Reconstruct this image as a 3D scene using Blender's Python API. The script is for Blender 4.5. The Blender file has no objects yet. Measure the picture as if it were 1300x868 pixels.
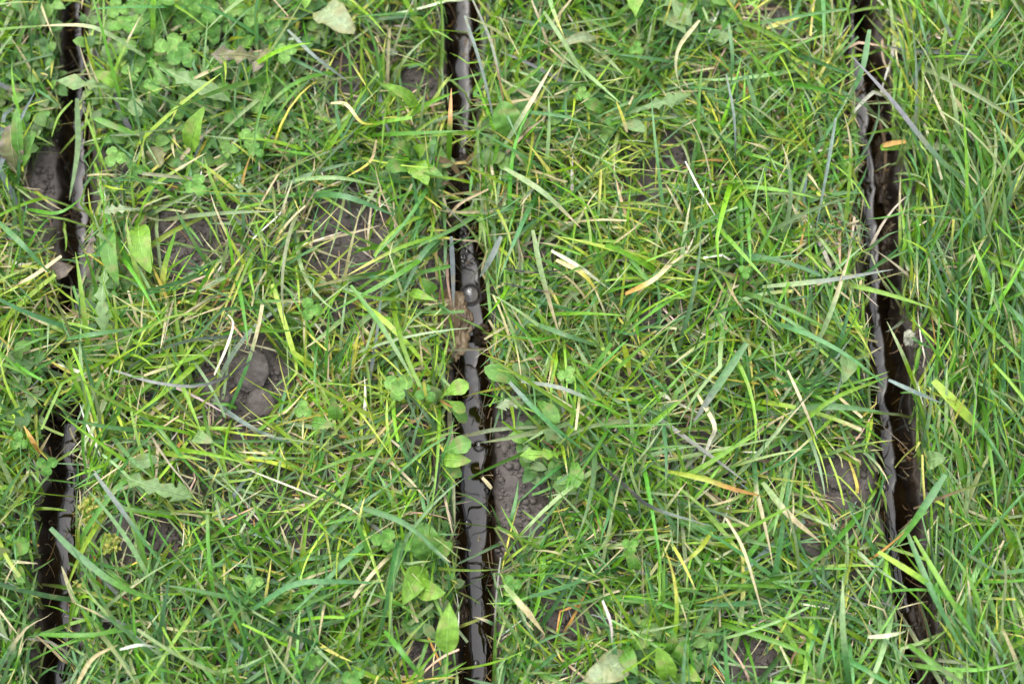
import bpy, math
import numpy as np
from mathutils import Vector, Matrix

# ------------------------------------------------------------------ camera, sky, sun
SC = bpy.context.scene
COL = SC.collection
D, W, TILT = 0.75, 0.52, math.radians(11.5)      # distance to the lawn, width seen, lean away from straight down
cam = bpy.data.cameras.new('camera')
cam.sensor_width = 36.0
cam.lens = 36.0 * D / W
cam.clip_start, cam.clip_end = 0.01, 100
cam_o = bpy.data.objects.new('camera', cam)
cam_o.location = (0, -D * math.sin(TILT), D * math.cos(TILT))
cam_o.rotation_euler = (TILT, 0, 0)
COL.objects.link(cam_o)
SC.camera = cam_o
cam.dof.use_dof = True
cam.dof.focus_distance = 0.725
cam.dof.aperture_fstop = 3.6

SUN_EL, SUN_AZ = math.radians(58), math.radians(-35)
world = bpy.data.worlds.new('World')
SC.world = world
world.use_nodes = True
wn, wl = world.node_tree.nodes, world.node_tree.links
bg = wn['Background']
sky = wn.new('ShaderNodeTexSky')
sky.sky_type = 'NISHITA'
sky.sun_disc = False
sky.sun_elevation = SUN_EL
sky.sun_rotation = SUN_AZ
sky.dust_density = 2.5
sky.ozone_density = 1.6
hs = wn.new('ShaderNodeHueSaturation')            # an overcast sky is nearly grey
hs.inputs['Saturation'].default_value = 0.42
wl.new(sky.outputs[0], hs.inputs['Color'])
wl.new(hs.outputs[0], bg.inputs['Color'])
bg.inputs['Strength'].default_value = 0.15
sun = bpy.data.lights.new('sun', 'SUN')
sun.energy = 1.0
sun.angle = math.radians(85)
sun.color = (1.0, 0.97, 0.92)
sun_o = bpy.data.objects.new('sun', sun)
sun_o.rotation_euler = (math.pi / 2 - SUN_EL, 0, -SUN_AZ + math.pi)
COL.objects.link(sun_o)
SC.view_settings.view_transform = 'Standard'
SC.view_settings.look = 'None'
SC.view_settings.exposure = 1.95
SC.view_settings.gamma = 1.0
SC.render.engine = 'CYCLES'
SC.cycles.max_bounces = 6
SC.cycles.diffuse_bounces = 3
SC.cycles.glossy_bounces = 3
SC.cycles.transparent_max_bounces = 12

# ------------------------------------------------------------------ geometry of the view
F = 1300.0 * D / W
CT, ST = math.cos(TILT), math.sin(TILT)
CY, CZ = -D * ST, D * CT


def at(px, py, z=0.0):
    """the point at height z seen at pixel (px, py) of the 1300 x 868 photograph"""
    px = np.asarray(px, float); py = np.asarray(py, float)
    a = (px - 650) / F; b = -(py - 434) / F
    dy = b * CT + ST
    dz = b * ST - CT
    k = (z - CZ) / dz
    return a * k, CY + dy * k


def px_of(x, y, z):
    yc = (y - CY) * CT + (z - CZ) * ST
    d = (y - CY) * ST - (z - CZ) * CT
    return 650 + F * x / d, 434 - F * yc / d


rng = np.random.default_rng(7)


def vnoise(x, y, scale, seed):
    x = np.asarray(x, float) / scale + 1000; y = np.asarray(y, float) / scale + 1000
    xi = np.floor(x).astype(np.int64); yi = np.floor(y).astype(np.int64)
    fx = x - xi; fy = y - yi
    fx = fx * fx * (3 - 2 * fx); fy = fy * fy * (3 - 2 * fy)

    def h(a, b):
        n = (a * 374761393 + b * 668265263 + seed * 1442695041) & 0x7fffffff
        n = ((n ^ (n >> 13)) * 1274126177) & 0x7fffffff
        n = n ^ (n >> 16)
        return (n & 0xffff) / 32767.5 - 1
    return ((h(xi, yi) * (1 - fx) + h(xi + 1, yi) * fx) * (1 - fy)
            + (h(xi, yi + 1) * (1 - fx) + h(xi + 1, yi + 1) * fx) * fy)


# ------------------------------------------------------------------ helpers for objects and materials
def tag(o, label=None, cat=None, group=None, kind=None):
    if label: o['label'] = label
    if cat: o['category'] = cat
    if group: o['group'] = group
    if kind: o['kind'] = kind
    return o


def mesh_obj(name, V, faces, mat, parent=None, col=None, uv=None, smooth=True):
    me = bpy.data.meshes.new(name)
    V = np.asarray(V, np.float32)
    faces = np.asarray(faces, np.int32)
    n = faces.shape[1]
    me.vertices.add(len(V)); me.vertices.foreach_set('co', V.ravel())
    me.loops.add(faces.size); me.loops.foreach_set('vertex_index', faces.ravel())
    me.polygons.add(len(faces))
    me.polygons.foreach_set('loop_start', np.arange(0, faces.size, n, dtype=np.int32))
    me.polygons.foreach_set('use_smooth', np.full(len(faces), smooth))
    me.update(calc_edges=True)
    if col is not None:
        a = me.color_attributes.new('Col', 'FLOAT_COLOR', 'POINT')
        c = np.ones((len(V), 4), np.float32); c[:, :3] = col
        a.data.foreach_set('color', c.ravel())
    if uv is not None:
        u = me.uv_layers.new(name='UVMap')
        u.data.foreach_set('uv', np.asarray(uv, np.float32)[faces.ravel()].ravel())
    me.materials.append(mat)
    o = bpy.data.objects.new(name, me)
    COL.objects.link(o)
    if parent is not None: o.parent = parent
    return o


def empty(name, loc=(0, 0, 0)):
    o = bpy.data.objects.new(name, None)
    o.empty_display_size = 0.01
    o.location = loc
    COL.objects.link(o)
    return o


def new_mat(name):
    m = bpy.data.materials.new(name); m.use_nodes = True
    nt = m.node_tree
    return m, nt.nodes, nt.links, nt.nodes['Principled BSDF'], nt.nodes['Material Output']


def ramp(n, stops):
    r = n.new('ShaderNodeValToRGB')
    e = r.color_ramp.elements
    while len(e) < len(stops): e.new(0.5)
    for i, (p, c) in enumerate(stops):
        e[i].position = p; e[i].color = (*c, 1)
    return r


def leafy_mat(name, rough=0.42, transl=0.30, veins=None, spec=0.5):
    """plant tissue: colour from the Col attribute, mottling, veins from the UV, light passing through"""
    m, n, l, bs, out = new_mat(name)
    at_ = n.new('ShaderNodeAttribute'); at_.attribute_name = 'Col'
    tc = n.new('ShaderNodeTexCoord')
    nz = n.new('ShaderNodeTexNoise'); nz.inputs['Scale'].default_value = 420; nz.inputs['Detail'].default_value = 4
    l.new(tc.outputs['Object'], nz.inputs['Vector'])
    mr = n.new('ShaderNodeMapRange'); mr.inputs[1].default_value = 0.25; mr.inputs[2].default_value = 0.75
    mr.inputs[3].default_value = 0.68; mr.inputs[4].default_value = 1.28
    l.new(nz.outputs['Fac'], mr.inputs[0])
    uv = n.new('ShaderNodeUVMap')
    sp = n.new('ShaderNodeSeparateXYZ'); l.new(uv.outputs[0], sp.inputs[0])
    ab = n.new('ShaderNodeMath'); ab.operation = 'SUBTRACT'; ab.inputs[1].default_value = 0.5
    l.new(sp.outputs[0], ab.inputs[0])
    ab2 = n.new('ShaderNodeMath'); ab2.operation = 'ABSOLUTE'; l.new(ab.outputs[0], ab2.inputs[0])
    mul = n.new('ShaderNodeMath'); mul.operation = 'MULTIPLY'
    l.new(mr.outputs[0], mul.inputs[0])
    bump_src = None
    if veins == 'blade':                      # parallel veins and a pale midrib
        w = n.new('ShaderNodeMath'); w.operation = 'MULTIPLY'; w.inputs[1].default_value = 60
        l.new(sp.outputs[0], w.inputs[0])
        s = n.new('ShaderNodeMath'); s.operation = 'SINE'; l.new(w.outputs[0], s.inputs[0])
        v = n.new('ShaderNodeMapRange'); v.inputs[1].default_value = -1; v.inputs[2].default_value = 1
        v.inputs[3].default_value = 0.86; v.inputs[4].default_value = 1.12
        l.new(s.outputs[0], v.inputs[0]); l.new(v.outputs[0], mul.inputs[1])
        bump_src = s.outputs[0]
    elif veins == 'leaf':                     # side veins slanting from the midrib
        mm = n.new('ShaderNodeMath'); mm.operation = 'MULTIPLY_ADD'; mm.inputs[1].default_value = -70
        l.new(ab2.outputs[0], mm.inputs[0])
        v2 = n.new('ShaderNodeMath'); v2.operation = 'MULTIPLY'; v2.inputs[1].default_value = 60
        l.new(sp.outputs[1], v2.inputs[0]); l.new(v2.outputs[0], mm.inputs[2])
        s = n.new('ShaderNodeMath'); s.operation = 'SINE'; l.new(mm.outputs[0], s.inputs[0])
        p = n.new('ShaderNodeMath'); p.operation = 'POWER'; p.inputs[1].default_value = 6
        l.new(s.outputs[0], p.inputs[0])
        v = n.new('ShaderNodeMapRange'); v.inputs[3].default_value = 0.88; v.inputs[4].default_value = 1.45
        l.new(p.outputs[0], v.inputs[0]); l.new(v.outputs[0], mul.inputs[1])
        bump_src = s.outputs[0]
    elif veins == 'clover':                   # pale chevron across each leaflet
        mm = n.new('ShaderNodeMath'); mm.operation = 'MULTIPLY_ADD'; mm.inputs[1].default_value = 0.55
        l.new(ab2.outputs[0], mm.inputs[0]); l.new(sp.outputs[1], mm.inputs[2])
        d = n.new('ShaderNodeMath'); d.operation = 'SUBTRACT'; d.inputs[1].default_value = 0.60
        l.new(mm.outputs[0], d.inputs[0])
        a3 = n.new('ShaderNodeMath'); a3.operation = 'ABSOLUTE'; l.new(d.outputs[0], a3.inputs[0])
        v = n.new('ShaderNodeMapRange'); v.interpolation_type = 'SMOOTHSTEP'
        v.inputs[1].default_value = 0.0; v.inputs[2].default_value = 0.09
        v.inputs[3].default_value = 1.55; v.inputs[4].default_value = 1.0
        l.new(a3.outputs[0], v.inputs[0]); l.new(v.outputs[0], mul.inputs[1])
    else:
        mul.inputs[1].default_value = 1.0
    vm = n.new('ShaderNodeVectorMath'); vm.operation = 'SCALE'
    l.new(at_.outputs['Color'], vm.inputs[0]); l.new(mul.outputs[0], vm.inputs['Scale'])
    bn = n.new('ShaderNodeTexNoise'); bn.inputs['Scale'].default_value = 120; bn.inputs['Detail'].default_value = 3
    l.new(tc.outputs['Object'], bn.inputs['Vector'])
    bf = n.new('ShaderNodeMapRange'); bf.inputs[1].default_value = 0.58; bf.inputs[2].default_value = 0.70
    bf.inputs[4].default_value = 0.38
    l.new(bn.outputs['Fac'], bf.inputs[0])
    bx = n.new('ShaderNodeMix'); bx.data_type = 'RGBA'      # blotches where the tissue is dying back
    bx.inputs['B'].default_value = (0.24, 0.20, 0.075, 1)
    l.new(bf.outputs[0], bx.inputs['Factor']); l.new(vm.outputs[0], bx.inputs['A'])
    l.new(bx.outputs['Result'], bs.inputs['Base Color'])
    bs.inputs['Roughness'].default_value = rough
    bs.inputs['Specular IOR Level'].default_value = spec
    bm = n.new('ShaderNodeBump'); bm.inputs['Strength'].default_value = 0.35; bm.inputs['Distance'].default_value = 0.0004
    l.new(nz.outputs['Fac'], bm.inputs['Height'])
    if bump_src is not None:
        b2 = n.new('ShaderNodeBump'); b2.inputs['Strength'].default_value = 0.25; b2.inputs['Distance'].default_value = 0.0002
        l.new(bump_src, b2.inputs['Height']); l.new(bm.outputs[0], b2.inputs['Normal'])
        l.new(b2.outputs[0], bs.inputs['Normal'])
    else:
        l.new(bm.outputs[0], bs.inputs['Normal'])
    tr = n.new('ShaderNodeBsdfTranslucent')
    tv = n.new('ShaderNodeVectorMath'); tv.operation = 'MULTIPLY'; tv.inputs[1].default_value = (1.5, 1.45, 0.7)
    l.new(bx.outputs['Result'], tv.inputs[0]); l.new(tv.outputs[0], tr.inputs['Color'])
    mx = n.new('ShaderNodeMixShader'); mx.inputs[0].default_value = transl
    l.new(bs.outputs[0], mx.inputs[1]); l.new(tr.outputs[0], mx.inputs[2])
    l.new(mx.outputs[0], out.inputs['Surface'])
    return m


M_BLADE = leafy_mat('grass_blade_tissue', 0.36, 0.28, 'blade', 0.6)
M_DRY = leafy_mat('dry_grass_tissue', 0.6, 0.15, 'blade', 0.3)
M_LEAF = leafy_mat('leaf_tissue', 0.5, 0.25, 'leaf', 0.4)
M_CLOVER = leafy_mat('clover_tissue', 0.6, 0.25, 'clover', 0.3)
M_STEM = leafy_mat('stem_tissue', 0.45, 0.15, None)


def soil_mat(name, wetness=False, dim=1.0):
    m, n, l, bs, out = new_mat(name)
    tc = n.new('ShaderNodeTexCoord')
    n1 = n.new('ShaderNodeTexNoise'); n1.inputs['Scale'].default_value = 38; n1.inputs['Detail'].default_value = 8
    n1.inputs['Roughness'].default_value = 0.65
    n2 = n.new('ShaderNodeTexNoise'); n2.inputs['Scale'].default_value = 330; n2.inputs['Detail'].default_value = 6
    n2.inputs['Roughness'].default_value = 0.7
    for q in (n1, n2): l.new(tc.outputs['Object'], q.inputs['Vector'])
    if wetness:
        r = ramp(n, [(0.36, (0.030, 0.020, 0.011)), (0.5, (0.100, 0.072, 0.042)), (0.64, (0.205, 0.162, 0.105))])
        for e in r.color_ramp.elements: e.color = (e.color[0] * dim, e.color[1] * dim * 0.92, e.color[2] * dim * 0.8, 1)
    else:
        r = ramp(n, [(0.34, (0.030, 0.023, 0.018)), (0.5, (0.064, 0.053, 0.046)), (0.64, (0.108, 0.093, 0.083))])
    mixf = n.new('ShaderNodeMath'); mixf.operation = 'MULTIPLY_ADD'; mixf.inputs[1].default_value = 0.45
    sc = n.new('ShaderNodeMath'); sc.operation = 'MULTIPLY'; sc.inputs[1].default_value = 0.55
    l.new(n1.outputs['Fac'], sc.inputs[0]); l.new(n2.outputs['Fac'], mixf.inputs[0]); l.new(sc.outputs[0], mixf.inputs[2])
    l.new(mixf.outputs[0], r.inputs[0])
    colour = r.outputs[0]
    if not wetness:
        # soaked brown mud on the lips and walls of the slots (Col holds how wet); far off the sheet is turf
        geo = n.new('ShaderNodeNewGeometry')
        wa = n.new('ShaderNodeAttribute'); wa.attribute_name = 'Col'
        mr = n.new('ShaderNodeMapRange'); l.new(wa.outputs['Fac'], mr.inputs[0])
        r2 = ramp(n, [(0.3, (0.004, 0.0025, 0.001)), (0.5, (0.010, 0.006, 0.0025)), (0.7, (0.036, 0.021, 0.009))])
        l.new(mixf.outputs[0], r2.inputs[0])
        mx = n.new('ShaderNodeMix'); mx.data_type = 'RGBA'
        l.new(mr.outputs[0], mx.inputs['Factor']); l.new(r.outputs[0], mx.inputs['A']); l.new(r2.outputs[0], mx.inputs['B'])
        ln = n.new('ShaderNodeVectorMath'); ln.operation = 'LENGTH'; l.new(geo.outputs['Position'], ln.inputs[0])
        mr2 = n.new('ShaderNodeMapRange'); mr2.inputs[1].default_value = 0.9; mr2.inputs[2].default_value = 1.6
        l.new(ln.outputs['Value'], mr2.inputs[0])
        r3 = ramp(n, [(0.3, (0.02, 0.05, 0.01)), (0.7, (0.10, 0.15, 0.03))]); l.new(mixf.outputs[0], r3.inputs[0])
        mx2 = n.new('ShaderNodeMix'); mx2.data_type = 'RGBA'
        l.new(mr2.outputs[0], mx2.inputs['Factor']); l.new(mx.outputs['Result'], mx2.inputs['A']); l.new(r3.outputs[0], mx2.inputs['B'])
        colour = mx2.outputs['Result']
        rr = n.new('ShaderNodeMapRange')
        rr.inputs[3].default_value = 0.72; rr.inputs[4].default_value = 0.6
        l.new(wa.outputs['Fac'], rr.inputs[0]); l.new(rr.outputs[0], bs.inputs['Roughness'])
    else:
        bs.inputs['Roughness'].default_value = 0.33
    l.new(colour, bs.inputs['Base Color'])
    bs.inputs['Specular IOR Level'].default_value = 0.28
    b = n.new('ShaderNodeBump'); b.inputs['Strength'].default_value = 0.8; b.inputs['Distance'].default_value = 0.0016
    l.new(mixf.outputs[0], b.inputs['Height'])
    vo = n.new('ShaderNodeTexVoronoi'); vo.inputs['Scale'].default_value = 260
    l.new(tc.outputs['Object'], vo.inputs['Vector'])
    b2 = n.new('ShaderNodeBump'); b2.inputs['Strength'].default_value = 0.4; b2.inputs['Distance'].default_value = 0.0008
    l.new(vo.outputs['Distance'], b2.inputs['Height']); l.new(b.outputs[0], b2.inputs['Normal'])
    l.new(b2.outputs[0], bs.inputs['Normal'])
    return m


M_SOIL = soil_mat('damp_soil')
M_MUD = soil_mat('wet_mud', True)
M_MUD_DARK = soil_mat('soaked_mud', True, 0.3)

m, n, l, bs, out = new_mat('murky_water'); M_WATER = m
bs.inputs['Base Color'].default_value = (0.020, 0.012, 0.004, 1)
bs.inputs['Roughness'].default_value = 0.02
bs.inputs['IOR'].default_value = 1.40
tc = n.new('ShaderNodeTexCoord')
nz = n.new('ShaderNodeTexNoise'); nz.inputs['Scale'].default_value = 60; nz.inputs['Detail'].default_value = 3
l.new(tc.outputs['Object'], nz.inputs['Vector'])
r = ramp(n, [(0.35, (0.0025, 0.0015, 0.0006)), (0.7, (0.012, 0.0075, 0.0025))]); l.new(nz.outputs['Fac'], r.inputs[0])
l.new(r.outputs[0], bs.inputs['Base Color'])

m, n, l, bs, out = new_mat('bubble_film'); M_BUBBLE = m
gl = n.new('ShaderNodeBsdfGlossy'); gl.inputs['Roughness'].default_value = 0.03
tp = n.new('ShaderNodeBsdfTransparent'); tp.inputs['Color'].default_value = (0.93, 0.92, 0.90, 1)
lw = n.new('ShaderNodeLayerWeight'); lw.inputs['Blend'].default_value = 0.30
mr = n.new('ShaderNodeMapRange'); mr.inputs[3].default_value = 0.06; mr.inputs[4].default_value = 0.75
l.new(lw.outputs['Fresnel'], mr.inputs[0])
mx = n.new('ShaderNodeMixShader'); l.new(mr.outputs[0], mx.inputs[0])
l.new(tp.outputs[0], mx.inputs[1]); l.new(gl.outputs[0], mx.inputs[2]); l.new(mx.outputs[0], out.inputs['Surface'])

m, n, l, bs, out = new_mat('pebble_stone'); M_STONE = m
tc = n.new('ShaderNodeTexCoord')
nz = n.new('ShaderNodeTexNoise'); nz.inputs['Scale'].default_value = 240; nz.inputs['Detail'].default_value = 6
l.new(tc.outputs['Object'], nz.inputs['Vector'])
r = ramp(n, [(0.3, (0.10, 0.095, 0.07)), (0.7, (0.32, 0.33, 0.24))]); l.new(nz.outputs['Fac'], r.inputs[0])
l.new(r.outputs[0], bs.inputs['Base Color']); bs.inputs['Roughness'].default_value = 0.55

# ------------------------------------------------------------------ the three slots cut into the lawn (left edge, right edge per row of the photo)
SLOTS_PX = [
    [(0, 79, 106), (60, 80, 111), (120, 79, 115), (200, 74, 114), (260, 77, 114), (330, 77, 113), (380, 77, 110), (440, 70, 104),
     (530, 57, 102), (600, 62, 103), (680, 53, 101), (780, 57, 95), (868, 50, 88)],
    [(0, 563, 609), (80, 566, 609), (150, 570, 606), (200, 568, 602), (260, 565, 600), (330, 572, 619), (400, 574, 624), (460, 577, 622),
     (520, 571, 627), (600, 574, 629), (700, 579, 629), (780, 580, 627), (868, 580, 627)],
    [(0, 1078, 1108), (60, 1070, 1112), (100, 1072, 1125), (150, 1081, 1128), (200, 1090, 1134), (250, 1090, 1138), (300, 1093, 1140),
     (380, 1100, 1143), (440, 1100, 1149), (520, 1108, 1154), (580, 1113, 1162), (640, 1119, 1164), (700, 1128, 1172), (760, 1136, 1183),
     (820, 1145, 1192), (868, 1150, 1199)]]
SLOTS = []
for s in SLOTS_PX:
    a = np.array(s, float)
    xl, yl = at(a[:, 1], a[:, 0]); xr, yr = at(a[:, 2], a[:, 0])
    yy, cc, hh = yl[::-1], ((xl + xr) / 2)[::-1], ((xr - xl) / 2)[::-1]
    s0 = (cc[3] - cc[0]) / (yy[3] - yy[0]); s1 = (cc[-1] - cc[-4]) / (yy[-1] - yy[-4])
    yy = np.r_[yy[0] - 3, yy, yy[-1] + 3]
    cc = np.r_[cc[0] - 3 * s0 * 0.5, cc, cc[-1] + 3 * s1 * 0.5]
    hh = np.r_[hh[0], hh, hh[-1]]
    SLOTS.append((yy, cc, hh))


def slot_d(k, x, y, rough=True):
    """signed distance to the edge of slot k, negative inside"""
    yy, cc, hh = SLOTS[k]
    c = np.interp(y, yy, cc); h = np.interp(y, yy, hh)
    d = np.abs(x - c) - h
    if rough:
        sgn = np.where(x > c, 31, 57)
        d = d + 0.0011 * vnoise(y, sgn * 1.0, 0.012, 5 + k) + 0.0007 * vnoise(y, sgn * 1.0, 0.004, 15 + k)
    return d


def slot_min(x, y, rough=False):
    return np.minimum(np.minimum(slot_d(0, x, y, rough), slot_d(1, x, y, rough)), slot_d(2, x, y, rough))


BARE = [(240, 312, 46, 34), (448, 288, 46, 20), (425, 335, 34, 24), (312, 478, 52, 42), (656, 590, 34, 66), (672, 655, 22, 24),
        (822, 408, 17, 15), (1068, 612, 34, 34), (58, 235, 18, 54), (940, 832, 48, 22), (150, 680, 22, 26), (212, 688, 26, 18),
        (532, 832, 32, 28), (1168, 452, 22, 30), (432, 100, 28, 20), (535, 112, 24, 22), (715, 780, 34, 24), (850, 205, 26, 22),
        (1000, 30, 22, 16), (690, 322, 22, 16), (12, 15, 18, 16), (215, 215, 22, 18), (10, 300, 14, 12), (330, 520, 24, 18),
        (1025, 690, 16, 14), (890, 570, 16, 16), (175, 40, 1, 1), (385, 685, 16, 14), (640, 700, 14, 14), (1200, 320, 16, 10),
        (150, 210, 16, 14), (430, 415, 22, 14), (660, 40, 8, 8), (1170, 640, 10, 22), (555, 345, 18, 20), (980, 565, 14, 12)]


def bareness(x, y):
    px, py = px_of(x, y, 0.0)
    b = np.zeros_like(px)
    for cx, cy, rx, ry in BARE:
        q = ((px - cx) / (rx * 1.15)) ** 2 + ((py - cy) / (ry * 1.15)) ** 2
        b = np.maximum(b, np.clip(1.6 - q * 1.1, 0, 1))
    return b


def ground_z(x, y, fine=True):
    z = 0.0035 * vnoise(x, y, 0.06, 1) + 0.0018 * vnoise(x, y, 0.022, 2)
    if fine:
        z = z + 0.0010 * vnoise(x, y, 0.008, 3) + 0.0006 * vnoise(x, y, 0.0035, 4)
    z = z + 0.003 * bareness(x, y)
    return z


WATER_Z = (-0.0145, -0.016, -0.023)       # the water stands at a different depth in each slot
xs = [-0.62]
cs = [np.interp(0, s[0], s[1]) for s in SLOTS]
while xs[-1] < 0.62:
    x = xs[-1]
    near = min(abs(x - c) for c in cs)
    xs.append(x + (0.0006 if near < 0.026 else (0.0016 if abs(x) < 0.32 else 0.004)))
far = [0.7, 0.85, 1.1, 1.5, 2.2, 3.5, 6, 10, 16, 26, 40]
xs = np.array([-v for v in far[::-1]] + xs + far)
ys = [-0.5]
while ys[-1] < 0.5:
    ys.append(ys[-1] + (0.0017 if abs(ys[-1]) < 0.22 else 0.004))
ys = np.array([-v for v in far[::-1]] + ys + far)
X, Y = np.meshgrid(xs, ys)
Z = ground_z(X, Y)
dmin = slot_min(X, Y, True)
inside_len = np.clip((3.0 - np.abs(Y)) / 0.5, 0, 1)
edge = np.clip((0.002 - dmin) / 0.003, 0, 1)
Z = Z - 0.002 * edge ** 2
fall = np.clip(-(dmin) / 0.0030, 0, 1)
Z = Z - 0.050 * (fall * fall * (3 - 2 * fall)) ** 0.8 * inside_len
wallish = np.exp(-((dmin + 0.0015) / 0.002) ** 2)
XX = X + wallish * 0.0016 * vnoise(Y, Z, 0.006, 9) + wallish * 0.0009 * vnoise(Y, Z, 0.0025, 10)
V = np.stack([XX, Y, Z], -1).reshape(-1, 3)
nx, ny = len(xs), len(ys)
i = np.arange((ny - 1) * (nx - 1)); r0 = (i // (nx - 1)) * nx + i % (nx - 1)
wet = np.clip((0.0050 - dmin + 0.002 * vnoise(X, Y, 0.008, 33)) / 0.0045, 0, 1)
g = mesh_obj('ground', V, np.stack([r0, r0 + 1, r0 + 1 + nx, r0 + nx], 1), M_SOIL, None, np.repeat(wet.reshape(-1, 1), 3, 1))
tag(g, 'damp grey brown soil of the lawn showing between the grass, cut by three slots', 'ground', kind='structure')

inset = (0.0030, 0.0036, 0.0040)
# water: a sheet in each slot, curving up where it wets the walls
for k, where in enumerate(('left', 'middle', 'right')):
    yy = np.arange(-0.42, 0.42, 0.0012)
    ss = np.linspace(-1, 1, 34)
    c = np.interp(yy, SLOTS[k][0], SLOTS[k][1]); h = np.interp(yy, SLOTS[k][0], SLOTS[k][2])
    Yw = np.repeat(yy[:, None], len(ss), 1)
    Xw = c[:, None] + ss[None] * (h[:, None] + 0.0004)
    dl = (Xw - (c - h)[:, None]); dr = ((c + h)[:, None] - Xw)
    dl = dl + 0.0016 * vnoise(Yw, Yw * 0 + 1, 0.011, 40 + k) + 0.0007 * vnoise(Yw, Yw * 0 + 1, 0.004, 50 + k) - inset[k]
    dr = dr + 0.0016 * vnoise(Yw, Yw * 0 + 3, 0.013, 60 + k) + 0.0007 * vnoise(Yw, Yw * 0 + 3, 0.004, 70 + k) - inset[k]
    lam = 0.0021
    rise = lambda d: np.where(d > 0, np.exp(-np.maximum(d, 0) / lam), 1 - np.minimum(d, 0) / lam)
    Zw = WATER_Z[k] + 0.0016 * (rise(dl) + rise(dr))
    Zw = Zw + 0.00002 * vnoise(Xw, Yw, 0.006, 80 + k) + 0.00006 * vnoise(Xw, Yw, 0.025, 81 + k)
    # film dragged up round clods and roots that break the surface here and there
    lump = np.clip(vnoise(Xw, Yw, 0.009, 90 + k) - 0.84, 0, 1)
    Zw = Zw + 0.0006 * lump
    V = np.stack([Xw, Yw, Zw], -1).reshape(-1, 3)
    nx, ny = len(ss), len(yy)
    i = np.arange((ny - 1) * (nx - 1)); r0 = (i // (nx - 1)) * nx + i % (nx - 1)
    o = mesh_obj('water', V, np.stack([r0, r0 + 1, r0 + 1 + nx, r0 + nx], 1), M_WATER)
    tag(o, 'dark brown water standing in the %s slot' % where, 'water', kind='structure')

# ------------------------------------------------------------------ grass
PAL = {
    'bright': (0.135, 0.275, 0.010), 'lime': (0.255, 0.350, 0.030), 'mid': (0.070, 0.200, 0.012), 'cool': (0.062, 0.165, 0.044),
    'pale': (0.19, 0.275, 0.105), 'dark': (0.022, 0.078, 0.010), 'yellow': (0.44, 0.42, 0.075), 'straw': (0.45, 0.385, 0.215),
    'white': (0.60, 0.55, 0.42), 'orange': (0.44, 0.26, 0.07), 'brown': (0.16, 0.10, 0.055), 'grey': (0.155, 0.180, 0.155),
    'black': (0.022, 0.024, 0.020), 'olive': (0.11, 0.165, 0.024)}
PA = {k: np.array(v) for k, v in PAL.items()}


def blade_arrays(P, Wd, roll, C, fold=0.22):
    """P: (N,S,3) centre lines, Wd: (N,S) half widths, roll: (N,S), C: (N,S,3); three vertices across"""
    N, S, _ = P.shape
    T = np.gradient(P, axis=1)
    T /= np.linalg.norm(T, axis=2, keepdims=True) + 1e-12
    up = np.array([0, 0, 1.0])
    side = np.cross(T, up)
    nrm = np.linalg.norm(side, axis=2, keepdims=True)
    # blades standing straight up: take the side of the blade as a whole
    whole = np.cross(P[:, -1] - P[:, 0], up); whole /= np.linalg.norm(whole, axis=1, keepdims=True) + 1e-9
    side = np.where(nrm < 0.15, whole[:, None, :], side / (nrm + 1e-9))
    nn = np.cross(side, T)
    cr, sr = np.cos(roll)[..., None], np.sin(roll)[..., None]
    s2 = side * cr + nn * sr
    n2 = nn * cr - side * sr
    w = Wd[..., None]
    A = P - s2 * w + n2 * w * fold
    B = P - n2 * w * fold * 0.6
    Cc = P + s2 * w + n2 * w * fold
    V = np.stack([A, B, Cc], 2).reshape(-1, 3)
    col = np.repeat(C[:, :, None, :], 3, 2).reshape(-1, 3)
    u = np.broadcast_to(np.array([0, 0.5, 1.0])[None, None], (N, S, 3))
    v = np.broadcast_to(np.linspace(0, 1, S)[None, :, None], (N, S, 3))
    uv = np.stack([u, v], -1).reshape(-1, 2)
    b = (np.arange(N)[:, None, None] * S + np.arange(S - 1)[None, :, None]) * 3 + np.arange(2)[None, None]
    b = b.reshape(-1)
    Fc = np.stack([b, b + 1, b + 4, b + 3], 1)
    return V, Fc, col, uv


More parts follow.
